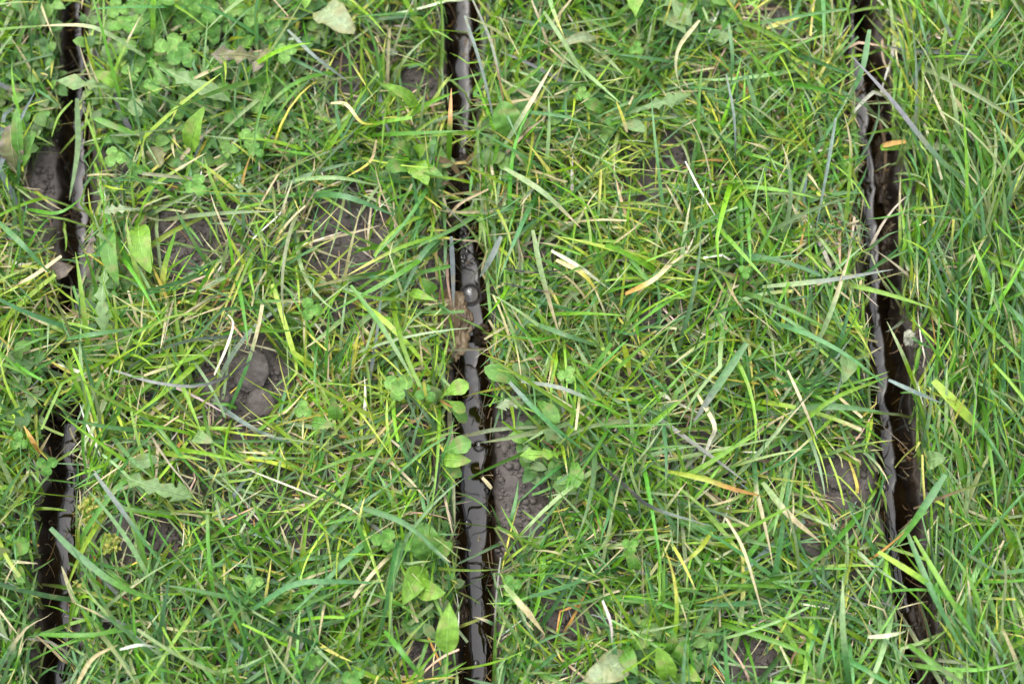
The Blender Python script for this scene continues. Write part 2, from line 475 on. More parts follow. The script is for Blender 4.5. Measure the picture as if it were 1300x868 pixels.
def scatter(N, S, rx, ry, wide, length, th, seed, palette, dry_bias=0.0, slot_keep=0.10, tuft=6, xr=(-0.42, 0.42), yr=(-0.34, 0.34),
            lift=0.0, fringe=False):
    rg = np.random.default_rng(seed)
    nt = N // tuft * 3
    tx = rg.uniform(*xr, nt); ty = rg.uniform(*yr, nt)
    if fringe:                                    # tufts crowding the lips of the slots
        kk = rg.integers(0, 3, nt); sg = np.where(rg.random(nt) < 0.5, -1, 1)
        for q in range(3):
            c_ = np.interp(ty, SLOTS[q][0], SLOTS[q][1]); h_ = np.interp(ty, SLOTS[q][0], SLOTS[q][2])
            tx = np.where(kk == q, c_ + sg * (h_ + 0.0008 + rg.exponential(0.004, nt)), tx)
    dens = 1 - 0.93 * bareness(tx, ty)
    dens *= np.clip(0.70 + 0.55 * vnoise(tx, ty, 0.035, seed + 1), 0.12, 1)
    dens *= (slot_min(tx, ty) > 0.0005)
    if not fringe:                                # the clover mat crowds the grass out
        cpx, cpy = px_of(tx, ty, 0)
        dens *= 1 - 0.6 * np.exp(-((cpx - 230) / 120) ** 2 - ((cpy - 60) / 105) ** 2)
    keep = rg.random(nt) < dens
    tx, ty = tx[keep], ty[keep]
    # many blades rise from each tuft
    idx = rg.integers(0, len(tx), N)
    rx_ = tx[idx] + rg.normal(0, 0.0035, N); ry_ = ty[idx] + rg.normal(0, 0.0035, N)
    tuft_az = rg.uniform(0, 2 * np.pi, len(tx))
    spread = rg.uniform(0.3, 1.7, len(tx))
    ppx, ppy = px_of(rx_, ry_, 0)
    az = tuft_az[idx] + rg.normal(0, 1, N) * spread[idx]
    # on the right the longer grass lies up and down the picture
    right = np.clip((ppx - 1120) / 60, 0, 1) * 0.7
    flip = rg.random(N) < right
    az = np.where(flip, np.where(rg.random(N) < 0.72, 1, -1) * np.pi / 2 + rg.normal(0.12, 0.42, N), az)
    L = rg.uniform(length[0], length[1], N) * (0.75 + 0.5 * rg.random(N))
    L *= 1 + 0.25 * np.clip((ppx - 1120) / 60, 0, 1)
    w = rg.uniform(wide[0], wide[1], N) / 2
    th0 = np.radians(rg.uniform(th[0], th[1], N))
    bend = np.radians(rg.uniform(15, 95, N)) * (L / length[1])
    curl = rg.normal(0, 0.35, N)
    s = np.linspace(0, 1, S)[None]
    ths = th0[:, None] - bend[:, None] * s ** 1.3
    ths = np.maximum(ths, np.radians(-50))
    azs = az[:, None] + curl[:, None] * s ** 1.5
    # a kink in some blades
    kink = rg.random(N) < 0.13
    kp = rg.uniform(0.3, 0.8, N)
    ka = rg.normal(0, 0.7, N)
    azs = azs + np.where(kink[:, None] & (s > kp[:, None]), ka[:, None], 0)
    ths = ths - np.where(kink[:, None] & (s > kp[:, None]), 0.5, 0)
    ds = (L / (S - 1))[:, None]
    dx = np.cos(ths) * np.cos(azs) * ds; dy = np.cos(ths) * np.sin(azs) * ds; dz = np.sin(ths) * ds
    P = np.zeros((N, S, 3))
    P[:, 1:, 0] = np.cumsum(dx[:, :-1], 1); P[:, 1:, 1] = np.cumsum(dy[:, :-1], 1); P[:, 1:, 2] = np.cumsum(dz[:, :-1], 1)
    P[:, :, 0] += rx_[:, None]; P[:, :, 1] += ry_[:, None]
    gz = ground_z(rx_, ry_, False)
    P[:, :, 2] += gz[:, None] - 0.001
    low = gz[:, None] + 0.0012 + lift + (rg.random(N) * 0.010)[:, None]
    P[:, :, 2] = np.where(s > 0.25, np.maximum(P[:, :, 2], low), P[:, :, 2])
    # keep most blades from lying across the open slots
    upr = np.clip(P[:, :, 2], 0, 1) * 0.8          # nor lean over them at any height
    lean = upr / (D - upr)
    dd = np.minimum(slot_min(P[:, :, 0], P[:, :, 1]), slot_min(P[:, :, 0] * (1 + lean), P[:, :, 1] * (1 + lean)) + 0.0012)
    cross = (dd[:, 2:] < -0.0015).sum(1)
    mx, my = px_of(P[:, S // 2, 0], P[:, S // 2, 1], 0)
    cover = np.full(N, slot_keep)
    lft = mx < 200; rgt = mx > 1000
    cover = np.where(lft & (my > 400) & (my < 512), 0.85, cover)
    cover = np.where(lft & (my > 800), 0.12, cover)
    cover = np.where(lft & (my > 690) & (my <= 800), 0.06, cover)
    cover = np.where(rgt & (my < 150), 0.14, cover)
    cover = np.where(rgt & (my > 330) & (my < 400), 0.12, cover)
    cover = np.where(rgt & (my > 660), 0.09, cover)
    cover = np.where((mx > 400) & (mx < 760) & (my > 150) & (my < 280), 0.14, cover)
    ok = (cross <= 1) | (rg.random(N) < cover)
    ok &= (dd[:, 0] > -0.0005)
    # over the deliberately bare patches only a few
    bb = bareness(P[:, :, 0], P[:, :, 1]); bb = 0.5 * bb.mean(1) + 0.5 * bb.max(1)
    ok &= rg.random(N) > bb * (0.6 if th[0] < 0 else 0.93)
    P, w, L, rx_, ry_ = P[ok], w[ok], L[ok], rx_[ok], ry_[ok]
    N = len(P)
    idx = idx[ok]
    prof = (0.55 + 0.45 * np.clip(s / 0.25, 0, 1)) * np.clip(1 - s ** 3.0, 0, 1) ** 0.8
    blunt = rg.random(N) < 0.12                      # mown tips
    prof = np.where(blunt[:, None], (0.6 + 0.4 * np.clip(s / 0.2, 0, 1)) * (1 - 0.25 * s), prof)
    Wd = w[:, None] * np.maximum(prof, 0.06)
    roll = rg.normal(0, 0.45, N)[:, None] + rg.normal(0, 0.8, N)[:, None] * s
    # colour: patchy over the lawn, alike within a tuft, with some blades dying back
    names = list(palette)
    pw = np.array([palette[k] for k in names], float)
    base = np.stack([PA[k] for k in names])
    patch = vnoise(rx_, ry_, 0.07, 21) + 0.5 * vnoise(rx_, ry_, 0.03, 22)
    ppx, ppy = px_of(rx_, ry_, 0)
    dryzone = (np.exp(-((ppx - 420) / 260) ** 2 - ((ppy - 430) / 130) ** 2) * 0.9 + np.exp(-((ppx - 720) / 150) ** 2 - ((ppy - 300) / 130) ** 2)
               + np.exp(-((ppx - 1010) / 90) ** 2 - ((ppy - 80) / 90) ** 2) * 0.9 + np.exp(-((ppx - 30) / 60) ** 2 - ((ppy - 400) / 80) ** 2) * 0.6)
    coolzone = np.clip((ppy - 620) / 150, 0, 1) * 0.5 + np.clip((ppx - 1140) / 80, 0, 1) * 0.8
    pr = np.repeat(pw[None], N, 0)
    for j, k in enumerate(names):
        if k in ('yellow', 'straw', 'orange', 'white', 'brown', 'lime'):
            pr[:, j] *= np.clip(0.55 + 1.7 * dryzone + 0.5 * patch - 0.35 * coolzone, 0.12, 3)
        if k in ('dark', 'cool', 'mid', 'pale'):
            pr[:, j] *= np.clip(1 + 0.8 * coolzone - 0.45 * patch, 0.3, 2.5)
    cum = np.cumsum(pr, 1); cum /= cum[:, -1:]
    # half of a blade's choice comes from its tuft
    rt = rg.random(len(tx))[idx]
    rr = np.where(rg.random(N) < 0.45, rt, rg.random(N))
    ci = (rr[:, None] > cum).sum(1)
    cb = base[np.minimum(ci, len(names) - 1)] * rg.uniform(0.72, 1.3, N)[:, None]
    cb = cb * np.exp(rg.normal(0, 0.09, (N, 3)))
    C = np.repeat(cb[:, None, :], S, 1)
    sheath = np.clip(1 - s / 0.22, 0, 1)[..., None] * 0.55
    C = C * (1 - sheath) + np.array([0.24, 0.24, 0.09]) * sheath
    die = (rg.random(N) < 0.16 + 0.12 * dry_bias)[:, None] * np.clip((s - rg.uniform(0.45, 0.95, N)[:, None]) / 0.12, 0, 1)
    dc = np.where((rg.random(N) < 0.75)[:, None], PA['straw'], PA['yellow'])[:, None, :]
    C = C * (1 - die[..., None]) + dc * die[..., None]
    # mud smeared on what touches the slots
    ds_ = slot_min(P[:, :, 0], P[:, :, 1])
    stain = np.clip((0.004 - ds_) / 0.005, 0, 1) * np.clip((0.016 - P[:, :, 2]) / 0.014, 0, 1) * rg.uniform(0, 1.0, N)[:, None]
    stain = np.clip(stain, 0, 0.85)[..., None]
    C = C * (1 - stain) + np.array([0.055, 0.036, 0.018]) * stain
    return P, Wd, roll, C


def build_grass(name, sets, mat, label, cat='grass'):
    Vs, Fs, Cs, Us, off = [], [], [], [], 0
    for a in sets:
        V, Fc, c, u = blade_arrays(*a)
        Vs.append(V); Fs.append(Fc + off); Cs.append(c); Us.append(u); off += len(V)
    o = mesh_obj(name, np.concatenate(Vs), np.concatenate(Fs), mat, None, np.concatenate(Cs), np.concatenate(Us))
    tag(o, label, cat, kind='stuff')
    return o


GREEN = {'bright': 4.6, 'lime': 2.3, 'mid': 3.2, 'cool': 2.4, 'pale': 2.4, 'dark': 0.7, 'yellow': 0.3, 'straw': 0.75, 'olive': 0.7}
UNDER = {'mid': 3.2, 'dark': 1.8, 'bright': 3, 'olive': 1.6, 'yellow': 0.1, 'straw': 0.9, 'brown': 0.8, 'lime': 0.8}
build_grass('grass', [
    scatter(17000, 7, 0, 0, (0.0009, 0.0017), (0.014, 0.034), (8, 50), 101, UNDER, slot_keep=0.04),
    scatter(31000, 8, 0, 0, (0.0009, 0.0019), (0.023, 0.053), (20, 66), 202, GREEN, slot_keep=0.05),
    scatter(7600, 10, 0, 0, (0.0017, 0.0030), (0.040, 0.075), (18, 55), 303, {'mid': 3, 'cool': 3.4, 'bright': 2.6, 'pale': 2.0, 'grey': 0.3, 'dark': 0.6, 'lime': 0.5}, slot_keep=0.02, tuft=4),
    scatter(5200, 8, 0, 0, (0.0010, 0.0021), (0.012, 0.032), (15, 75), 707, GREEN, slot_keep=0.03, fringe=True),
    scatter(1500, 9, 0, 0, (0.0016, 0.0026), (0.02, 0.045), (10, 55), 717, {'mid': 3, 'cool': 3, 'bright': 3, 'pale': 1.5, 'lime': 1}, slot_keep=0.03, fringe=True, tuft=4),
    scatter(200, 9, 0, 0, (0.0010, 0.0024), (0.020, 0.040), (5, 45), 727, GREEN, slot_keep=0.9, xr=(-0.262, -0.208), yr=(-0.026, 0.008)),
    scatter(260, 9, 0, 0, (0.0010, 0.0022), (0.018, 0.036), (5, 45), 737, GREEN, slot_keep=0.9, xr=(-0.045, -0.005), yr=(0.082, 0.104)),
], M_BLADE, 'short green lawn grass growing thickly between and beside the three water slots')
build_grass('dry_grass', [
    scatter(8500, 7, 0, 0, (0.0004, 0.0011), (0.014, 0.040), (-4, 26), 404, {'straw': 3.4, 'white': 1.8, 'orange': 0.5, 'brown': 1.5, 'yellow': 0.5, 'grey': 0.8}, slot_keep=0.03, tuft=3),
    scatter(4400, 9, 0, 0, (0.0007, 0.0022), (0.02, 0.05), (12, 45), 505, {'straw': 3.2, 'white': 1.6, 'yellow': 1.6, 'orange': 0.5, 'grey': 1.0, 'lime': 3}, slot_keep=0.05, tuft=2),
], M_DRY, 'dead straw coloured grass scattered through the green lawn', 'dead grass')

# the lawn beyond the frame
def outer():
    rg = np.random.default_rng(900)
    N = 60000; S = 5
    x = rg.uniform(-1.5, 1.5, N); y = rg.uniform(-1.3, 1.6, N)
    inn = (np.abs(x) < 0.41) & (np.abs(y) < 0.33)
    ok = ~inn & (slot_min(x, y) > 0.001)
    x, y = x[ok], y[ok]; N = len(x)
    az = rg.uniform(0, 6.283, N); th = np.radians(rg.uniform(20, 70, N)); L = rg.uniform(0.03, 0.06, N)
    s = np.linspace(0, 1, S)[None]
    ths = th[:, None] - s * np.radians(rg.uniform(10, 80, N))[:, None]
    ds = (L / (S - 1))[:, None]
    P = np.zeros((N, S, 3))
    P[:, 1:, 0] = np.cumsum((np.cos(ths) * np.cos(az)[:, None] * ds)[:, :-1], 1)
    P[:, 1:, 1] = np.cumsum((np.cos(ths) * np.sin(az)[:, None] * ds)[:, :-1], 1)
    P[:, 1:, 2] = np.cumsum((np.sin(ths) * ds)[:, :-1], 1)
    P[:, :, 0] += x[:, None]; P[:, :, 1] += y[:, None]
    P[:, :, 2] = np.maximum(P[:, :, 2] + ground_z(x, y, False)[:, None], 0.001)
    w = rg.uniform(0.0010, 0.0020, N)
    Wd = w[:, None] * np.maximum(1 - s ** 3, 0.06)
    ks = ['bright', 'mid', 'cool', 'dark', 'lime', 'straw']
    cb = np.stack([PA[k] for k in ks])[rg.choice(6, N, p=[.26, .3, .16, .12, .1, .06])] * rg.uniform(.7, 1.3, N)[:, None]
    return P, Wd, rg.normal(0, .4, N)[:, None] + s * 0, np.repeat(cb[:, None], S, 1)
build_grass('grass', [outer()], M_BLADE, 'green lawn grass carrying on around the slots')

# ------------------------------------------------------------------ single grass blades that stand out
def smooth_path(pts, S=14):
    """pts: list of (px, py, z metres); a smooth curve through them"""
    Q = []
    for p in pts:
        x, y = at(p[0], p[1], p[2]); Q.append((float(x), float(y), p[2]))
    Q = np.array(Q)
    if len(Q) == 2:
        mid = (Q[0] + Q[1]) / 2
        d = Q[1] - Q[0]
        mid = mid + np.array([-d[1], d[0], 0]) * rng.normal(0, 0.035) + np.array([0, 0, 0.10 * np.linalg.norm(d[:2])])
        Q = np.array([Q[0], mid, Q[1]])
    t = np.r_[0, np.cumsum(np.linalg.norm(np.diff(Q, axis=0), axis=1))]; t /= t[-1]
    Qe = np.vstack([2 * Q[0] - Q[1], Q, 2 * Q[-1] - Q[-2]])
    out = []
    for u in np.linspace(0, 1, S):
        k = min(np.searchsorted(t, u, side='right') - 1, len(Q) - 2); k = max(k, 0)
        f = (u - t[k]) / (t[k + 1] - t[k])
        a, b, c, d = Qe[k], Qe[k + 1], Qe[k + 2], Qe[k + 3]
        out.append(0.5 * ((2 * b) + (c - a) * f + (2 * a - 5 * b + 4 * c - d) * f * f + (3 * b - a - 3 * c + d) * f ** 3))
    return np.array(out)


def one_blade(label, pts, wpx, c1, c2=None, c2_from=0.6, name='grass_blade', cat='grass blade', group='long grass blades lying over the lawn',
              blunt=False, parent=None, roll=None):
    P = smooth_path(pts)
    S = len(P); s = np.linspace(0, 1, S)
    w = wpx * 0.0004 * 0.5 * 0.92
    prof = (0.6 + 0.4 * np.clip(s / 0.25, 0, 1)) * ((1 - 0.3 * s) if blunt else np.clip(1 - s ** 3.2, 0, 1) ** 0.8)
    Wd = w * np.maximum(prof, 0.07)
    org = P[0].copy()
    C = np.repeat(PA[c1][None], S, 0)
    if c2:
        f = np.clip((s - c2_from) / 0.2 + 0.5, 0, 1)[:, None]
        C = C * (1 - f) + PA[c2] * f
    C = C * np.exp(rng.normal(0, 0.06, (1, 3)))
    rl = (rng.normal(0, 0.2) if roll is None else roll) + rng.normal(0, 0.35) * s
    V, Fc, col, uv = blade_arrays((P - org)[None], Wd[None], rl[None], C[None], 0.2)
    # give it thickness
    dry = c1 in ('straw', 'white', 'orange', 'brown', 'grey', 'black')
    o = mesh_obj(name, V, Fc, M_DRY if dry else M_BLADE, parent, col, uv)
    if parent is None:
        o.location = org
        tag(o, label, cat, group)
    return o


H, MI, LO = 0.034, 0.022, 0.010
BL = [
    ('beige tipped stem reaching right from the top of the left slot', [(184, 72, MI), (140, 45, H), (107, 33, H), (47, 33, MI)], 7, 'pale', 'straw', 0.55),
    ('pale green blade hanging down inside the upper left slot', [(98, 125, MI), (99, 190, LO), (88, 255, 0.0)], 9, 'pale', None),
    ('short lime blade standing beside the left slot under the beige stem', [(122, 95, LO), (107, 42, H)], 5, 'lime', None),
    ('lime blade slanting down left across the upper left slot', [(92, 128, MI), (65, 175, MI)], 5, 'bright', None),
    ('long yellow green blade lying between clover and bare soil at upper left', [(310, 252, LO), (265, 215, MI), (218, 187, MI)], 6, 'yellow', 'bright', 0.5),
    ('wide green blade just right of the upper left slot', [(120, 150, MI), (172, 172, MI)], 9, 'mid', None),
    ('arched green blade across the left slot above the purple leaf', [(35, 266, LO), (75, 270, H), (110, 247, MI)], 6, 'mid', None),
    ('short beige straw lying beside the oval leaf at upper left', [(246, 100, MI), (283, 84, MI)], 5, 'straw', None),
    ('yellow orange blade standing upright in the middle slot near the top', [(570, 205, LO), (571, 160, H), (573, 112, H)], 8, 'mid', 'orange', 0.6),
    ('thin grey brown stalk hanging beside the top of the middle slot', [(600, 0, H), (622, 50, H), (634, 100, H), (642, 150, MI)], 4, 'grey', 'brown', 0.6),
    ('long grey green blade at the right of the top of the middle slot', [(590, 20, H), (612, 90, H), (632, 175, MI)], 5, 'grey', None),
    ('grey blade lying across the grass right of the clover mat', [(365, 38, MI), (400, 72, H), (448, 108, MI)], 5, 'grey', None),
    ('dark blue green blade pointing right above the bare soil left of the middle slot', [(395, 248, LO), (440, 250, H), (505, 275, MI)], 9, 'cool', None),
    ('pale green horizontal blade above the blue green one left of the middle slot', [(375, 228, MI), (430, 226, H), (482, 236, MI)], 6, 'pale', None),
    ('curly beige blade left of the upright orange blade', [(420, 131, MI), (440, 133, H), (458, 155, H), (477, 158, MI)], 5, 'straw', 'yellow', 0.6),
    ('thin yellow straw curving down left of the middle slot at upper centre', [(478, 178, H), (470, 205, MI), (440, 225, MI)], 4, 'straw', 'yellow', 0.5),
    ('tan blade slanting up right just right of the middle slot near the top', [(640, 185, MI), (668, 140, H), (702, 82, H)], 7, 'pale', 'straw', 0.45),
    ('long pale blade slanting down right from the middle slot at upper centre', [(640, 213, MI), (690, 245, H), (738, 290, MI)], 8, 'pale', 'straw', 0.75),
    ('grey green blade slanting down right at the top centre', [(690, 15, H), (720, 60, H), (750, 112, MI)], 6, 'pale', None),
    ('curled tan dead blade at upper right of centre', [(888, 26, MI), (862, 60, H), (858, 90, H), (866, 118, MI)], 6, 'straw', None),
    ('thin white straw slanting down among the grass at upper right of centre', [(870, 205, H), (888, 240, H), (913, 282, MI)], 3, 'white', None),
    ('short yellow beige blade tip below the tan curled blade', [(796, 168, MI), (782, 128, H)], 5, 'straw', 'yellow', 0.3),
    ('long dark grey blade hanging straight down left of the right slot at upper right', [(922, 95, H), (932, 150, H), (934, 210, MI)], 4, 'grey', 'black', 0.8),
    ('long blue green blade hanging down at the upper right of centre', [(925, 30, H), (930, 70, H), (928, 110, MI)], 6, 'cool', None),
    ('longest grey green blade slanting from the right slot down to the right', [(1262, 256, LO), (1196, 206, H), (1130, 125, 0.04), (1080, 70, 0.04)], 9, 'cool', 'grey', 0.5),
    ('blue green blade leaning left over the top of the right slot', [(1104, 38, H), (1094, 90, H), (1072, 135, MI)], 8, 'cool', None),
    ('grey tipped blade hanging down at the top right', [(1186, 0, H), (1200, 30, H), (1218, 68, MI)], 6, 'cool', 'grey', 0.5),
    ('long upright blue green blade right of the right slot near the top', [(1222, 222, LO), (1214, 150, H), (1202, 82, H)], 8, 'cool', 'pale', 0.5),
    ('thin grey blade slanting down left of the right slot', [(1061, 150, H), (1050, 215, H), (1036, 290, MI)], 5, 'grey', None),
    ('yellow blade lying at the top left of the right slot', [(973, 36, MI), (1020, 20, MI)], 7, 'yellow', None),
    ('broad pale leaf base lying level right of the right slot', [(1118, 188, LO), (1160, 184, LO), (1222, 190, MI)], 13, 'bright', 'pale', 0.4),
    ('long upright blade near the right edge below the top', [(1284, 255, MI), (1276, 190, H), (1252, 130, H)], 6, 'cool', None),
    ('yellow based blade standing below the round soil patch at left', [(205, 384, LO), (209, 340, MI), (224, 290, H)], 8, 'yellow', 'bright', 0.5),
    ('brown beige dead blade lying left of the left slot', [(78, 325, MI), (40, 352, MI), (-5, 372, LO)], 7, 'straw', 'brown', 0.7),
    ('long dark thin blade curving under the cracked soil patch at left', [(145, 470, MI), (200, 486, H), (262, 488, H), (322, 455, H), (300, 430, MI)], 4, 'grey', 'black', 0.5),
    ('blue green blade slanting down right at the left edge', [(-4, 280, MI), (30, 312, H), (64, 348, MI)], 8, 'cool', None),
    ('bright lime blade slanting beside the left slot below the grassed over stretch', [(118, 522, LO), (98, 490, MI), (84, 444, H)], 6, 'bright', None),
    ('wavy white dead blade crossing the cracked soil patch at left', [(272, 476, MI), (288, 440, H), (296, 410, MI), (285, 395, LO)], 4, 'white', None),
    ('blue green blade lying level across the grassed over part of the left slot', [(85, 430, MI), (120, 424, H), (176, 416, MI)], 7, 'cool', None),
    ('blue green blade lying across the left slot where the water shows again', [(200, 547, LO), (140, 542, H), (80, 530, MI)], 7, 'cool', None),
    ('straight grey lilac blade hanging against the left wall of the middle slot', [(573, 300, MI), (575, 345, LO), (576, 392, 0.002)], 7, 'grey', None),
    ('wide blue green blade of the flat tuft left of the middle slot', [(560, 305, LO), (525, 335, MI), (470, 372, MI)], 9, 'cool', None),
    ('second wide green blade fanning left from the flat tuft by the middle slot', [(556, 315, LO), (500, 352, H), (418, 398, MI)], 8, 'mid', None),
    ('steep blue green blade of the flat tuft by the middle slot', [(560, 300, LO), (535, 325, MI), (508, 380, MI)], 8, 'cool', None),
    ('yellow edged blade at the top of the flat tuft by the middle slot', [(556, 298, LO), (500, 318, MI), (440, 350, MI)], 6, 'bright', 'yellow', 0.6),
    ('long green blade slanting down right at the centre left', [(445, 362, H), (488, 420, 0.038), (527, 486, H)], 7, 'mid', 'pale', 0.5),
    ('upright yellow blade below the flat tuft at centre left', [(448, 472, LO), (456, 420, H)], 6, 'yellow', None),
    ('grey lavender blade slanting beside the right bank of the middle slot', [(636, 300, H), (622, 330, H), (609, 352, MI)], 8, 'grey', None),
    ('whitish dead blade slanting right of the middle slot', [(700, 318, MI), (735, 338, H), (775, 368, MI)], 6, 'white', None),
    ('tan yellow dead blade just below the whitish one', [(706, 330, MI), (738, 346, H), (760, 372, MI)], 7, 'straw', 'yellow', 0.5),
    ('orange tan blade slanting up right at the centre', [(794, 373, MI), (825, 358, H), (855, 335, MI)], 7, 'orange', 'straw', 0.4),
    ('broad blue green blade slanting down left below the centre', [(948, 435, H), (912, 488, H), (878, 540, MI)], 11, 'cool', 'grey', 0.6),
    ('blue green blade slanting down right beside the whitish dead blades', [(678, 410, MI), (718, 425, H), (765, 440, MI)], 7, 'cool', None),
    ('long grey blade lying right of the middle slot at mid height', [(662, 484, MI), (720, 495, H), (800, 532, MI)], 6, 'grey', 'mid', 0.6),
    ('grey green blade slanting down right beside the dark soil right of the middle slot', [(640, 478, MI), (690, 530, H), (745, 575, MI)], 6, 'grey', 'cool', 0.3),
    ('folded tan dead blade right of and below the centre', [(885, 500, MI), (907, 540, H), (900, 562, MI), (888, 600, LO)], 6, 'straw', 'white', 0.5),
    ('short pale yellow blade standing at the centre', [(792, 438, H), (797, 460, MI), (800, 482, LO)], 8, 'lime', 'straw', 0.7),
    ('long dark thin stalk lying level right of the middle slot', [(640, 341, H), (680, 346, H), (722, 342, MI)], 3, 'black', None),
    ('second dark thin stalk below it right of the middle slot', [(640, 360, H), (700, 372, H), (732, 380, MI)], 3, 'black', 'brown', 0.5),
    ('tall pale blade with straw tip standing right of the middle slot', [(676, 292, H), (688, 350, H), (710, 425, MI)], 8, 'pale', 'straw', 0.6),
    ('long level grey green blade pointing at the right slot', [(968, 364, MI), (1050, 356, H), (1134, 342, H)], 7, 'pale', 'grey', 0.4),
    ('straw tipped blade curving up left of the right slot', [(1036, 440, MI), (1056, 392, H), (1082, 312, H)], 7, 'pale', 'straw', 0.5),
    ('thin tan stem slanting left of the right slot at mid height', [(1000, 470, H), (1018, 510, H), (1038, 558, MI)], 4, 'straw', None),
    ('pale edged blade leaning over the right slot at mid height', [(1162, 492, LO), (1146, 450, H), (1126, 408, H)], 6, 'bright', 'pale', 0.5),
    ('bright green wide blade right of the right slot at mid height', [(1262, 395, LO), (1250, 350, H), (1234, 305, H)], 9, 'bright', None),
    ('widest pale yellow blade lying right of the right slot', [(1185, 483, MI), (1220, 520, MI), (1265, 566, LO)], 14, 'lime', 'pale', 0.6),
    ('grey blade lying out from the right slot below the pebble', [(1128, 482, H), (1158, 496, H), (1196, 512, MI)], 6, 'grey', None),
    ('level blue green blade ending at the left bank of the right slot', [(1010, 518, MI), (1060, 516, H), (1118, 522, H)], 9, 'cool', None),
    ('green blade slanting up right towards the right slot at mid height', [(1008, 545, MI), (1060, 505, H), (1128, 478, MI)], 6, 'bright', None),
    ('wide blue green blade crossing the lower left slot downward', [(64, 670, H), (100, 705, H), (150, 742, H), (215, 768, MI)], 9, 'cool', 'mid', 0.5),
    ('grey blade running from the lower left slot down to the right', [(120, 600, H), (160, 655, H), (215, 730, MI)], 6, 'grey', 'cool', 0.5),
    ('curved beige dead blade at the bottom left', [(98, 868, MI), (118, 835, H), (150, 818, H)], 6, 'straw', None),
    ('thin white dead blade lying next to the curved beige one at bottom left', [(152, 824, H), (178, 818, H), (203, 822, MI)], 4, 'white', None),
    ('level green blade across the bottom of the left slot', [(50, 805, MI), (105, 806, H), (172, 799, MI)], 7, 'mid', None),
    ('beige tipped blade leaning into the lower left slot', [(96, 768, LO), (78, 718, MI)], 6, 'straw', None),
    ('long blue green blade sweeping level across the lower left lawn', [(318, 775, MI), (372, 742, H), (420, 738, H), (487, 740, MI)], 8, 'cool', None),
    ('white tipped blue green blade reaching the middle slot low down', [(450, 641, MI), (515, 665, H), (572, 714, H)], 8, 'cool', 'white', 0.95),
    ('green blade slanting down right at the bottom left of the middle slot', [(488, 800, MI), (512, 830, H), (542, 868, MI)], 7, 'mid', None),
    ('thin black stalk standing just left of the middle slot', [(543, 672, LO), (553, 625, MI), (560, 575, H)], 4, 'black', None),
    ('tan and green blade slanting at the bottom right of the middle slot', [(640, 742, MI), (662, 768, H), (692, 805, MI)], 8, 'pale', 'straw', 0.4),
    ('thin white dead stalk near the bottom centre', [(765, 762, H), (775, 790, H), (777, 818, MI)], 4, 'white', None),
    ('curved dark blade below the centre', [(760, 588, MI), (795, 618, H), (830, 645, H), (905, 668, MI)], 6, 'black', 'grey', 0.6),
    ('long yellow to orange blade below and right of centre', [(848, 598, MI), (895, 608, H), (930, 620, H), (970, 630, MI)], 7, 'lime', 'orange', 0.5),
    ('short lime blade with pale tip near the bottom right of centre', [(904, 675, MI), (885, 700, H), (862, 718, MI)], 6, 'lime', 'white', 0.8),
    ('thin tan stalk slanting down at lower right of centre', [(922, 658, H), (945, 700, H), (970, 785, MI)], 4, 'straw', None),
    ('tan grey blade left of the lower right slot', [(968, 612, MI), (1000, 652, H), (1042, 688, MI)], 9, 'pale', 'straw', 0.4),
    ('wide upright blue green blade at the bottom left of the right slot', [(1078, 872, LO), (1070, 800, H), (1070, 730, H)], 9, 'cool', 'pale', 0.4),
    ('long blade crossing the lower right slot down to the right', [(1115, 700, H), (1170, 735, H), (1235, 782, MI)], 8, 'lime', 'mid', 0.4),
    ('long pale blade of the sheaf right of the lower right slot', [(1150, 672, MI), (1185, 755, H), (1232, 842, MI)], 8, 'cool', None),
    ('middle blade of the sheaf right of the lower right slot', [(1160, 680, MI), (1202, 752, H), (1255, 838, MI)], 7, 'bright', 'mid', 0.5),
    ('lowest short blade under the sheaf at the bottom right', [(1154, 818, MI), (1190, 845, H), (1232, 872, MI)], 8, 'mid', 'pale', 0.5),
    ('white dead blade end pointing at the bottom of the right slot', [(1102, 808, MI), (1128, 806, H), (1150, 801, MI)], 6, 'white', None),
    ('broad green blade slanting down left over the lower right slot', [(1200, 602, H), (1172, 645, H), (1138, 694, MI)], 10, 'cool', 'mid', 0.5),
    ('brown tipped long stem slanting up at the lower right edge', [(1160, 645, MI), (1220, 622, H), (1300, 596, MI)], 4, 'brown', 'olive', 0.4),
    ('orange and straw blade at the left edge low down', [(50, 575, LO), (42, 560, MI), (30, 540, MI)], 7, 'orange', None),
]
for b in BL:
    one_blade(*b)

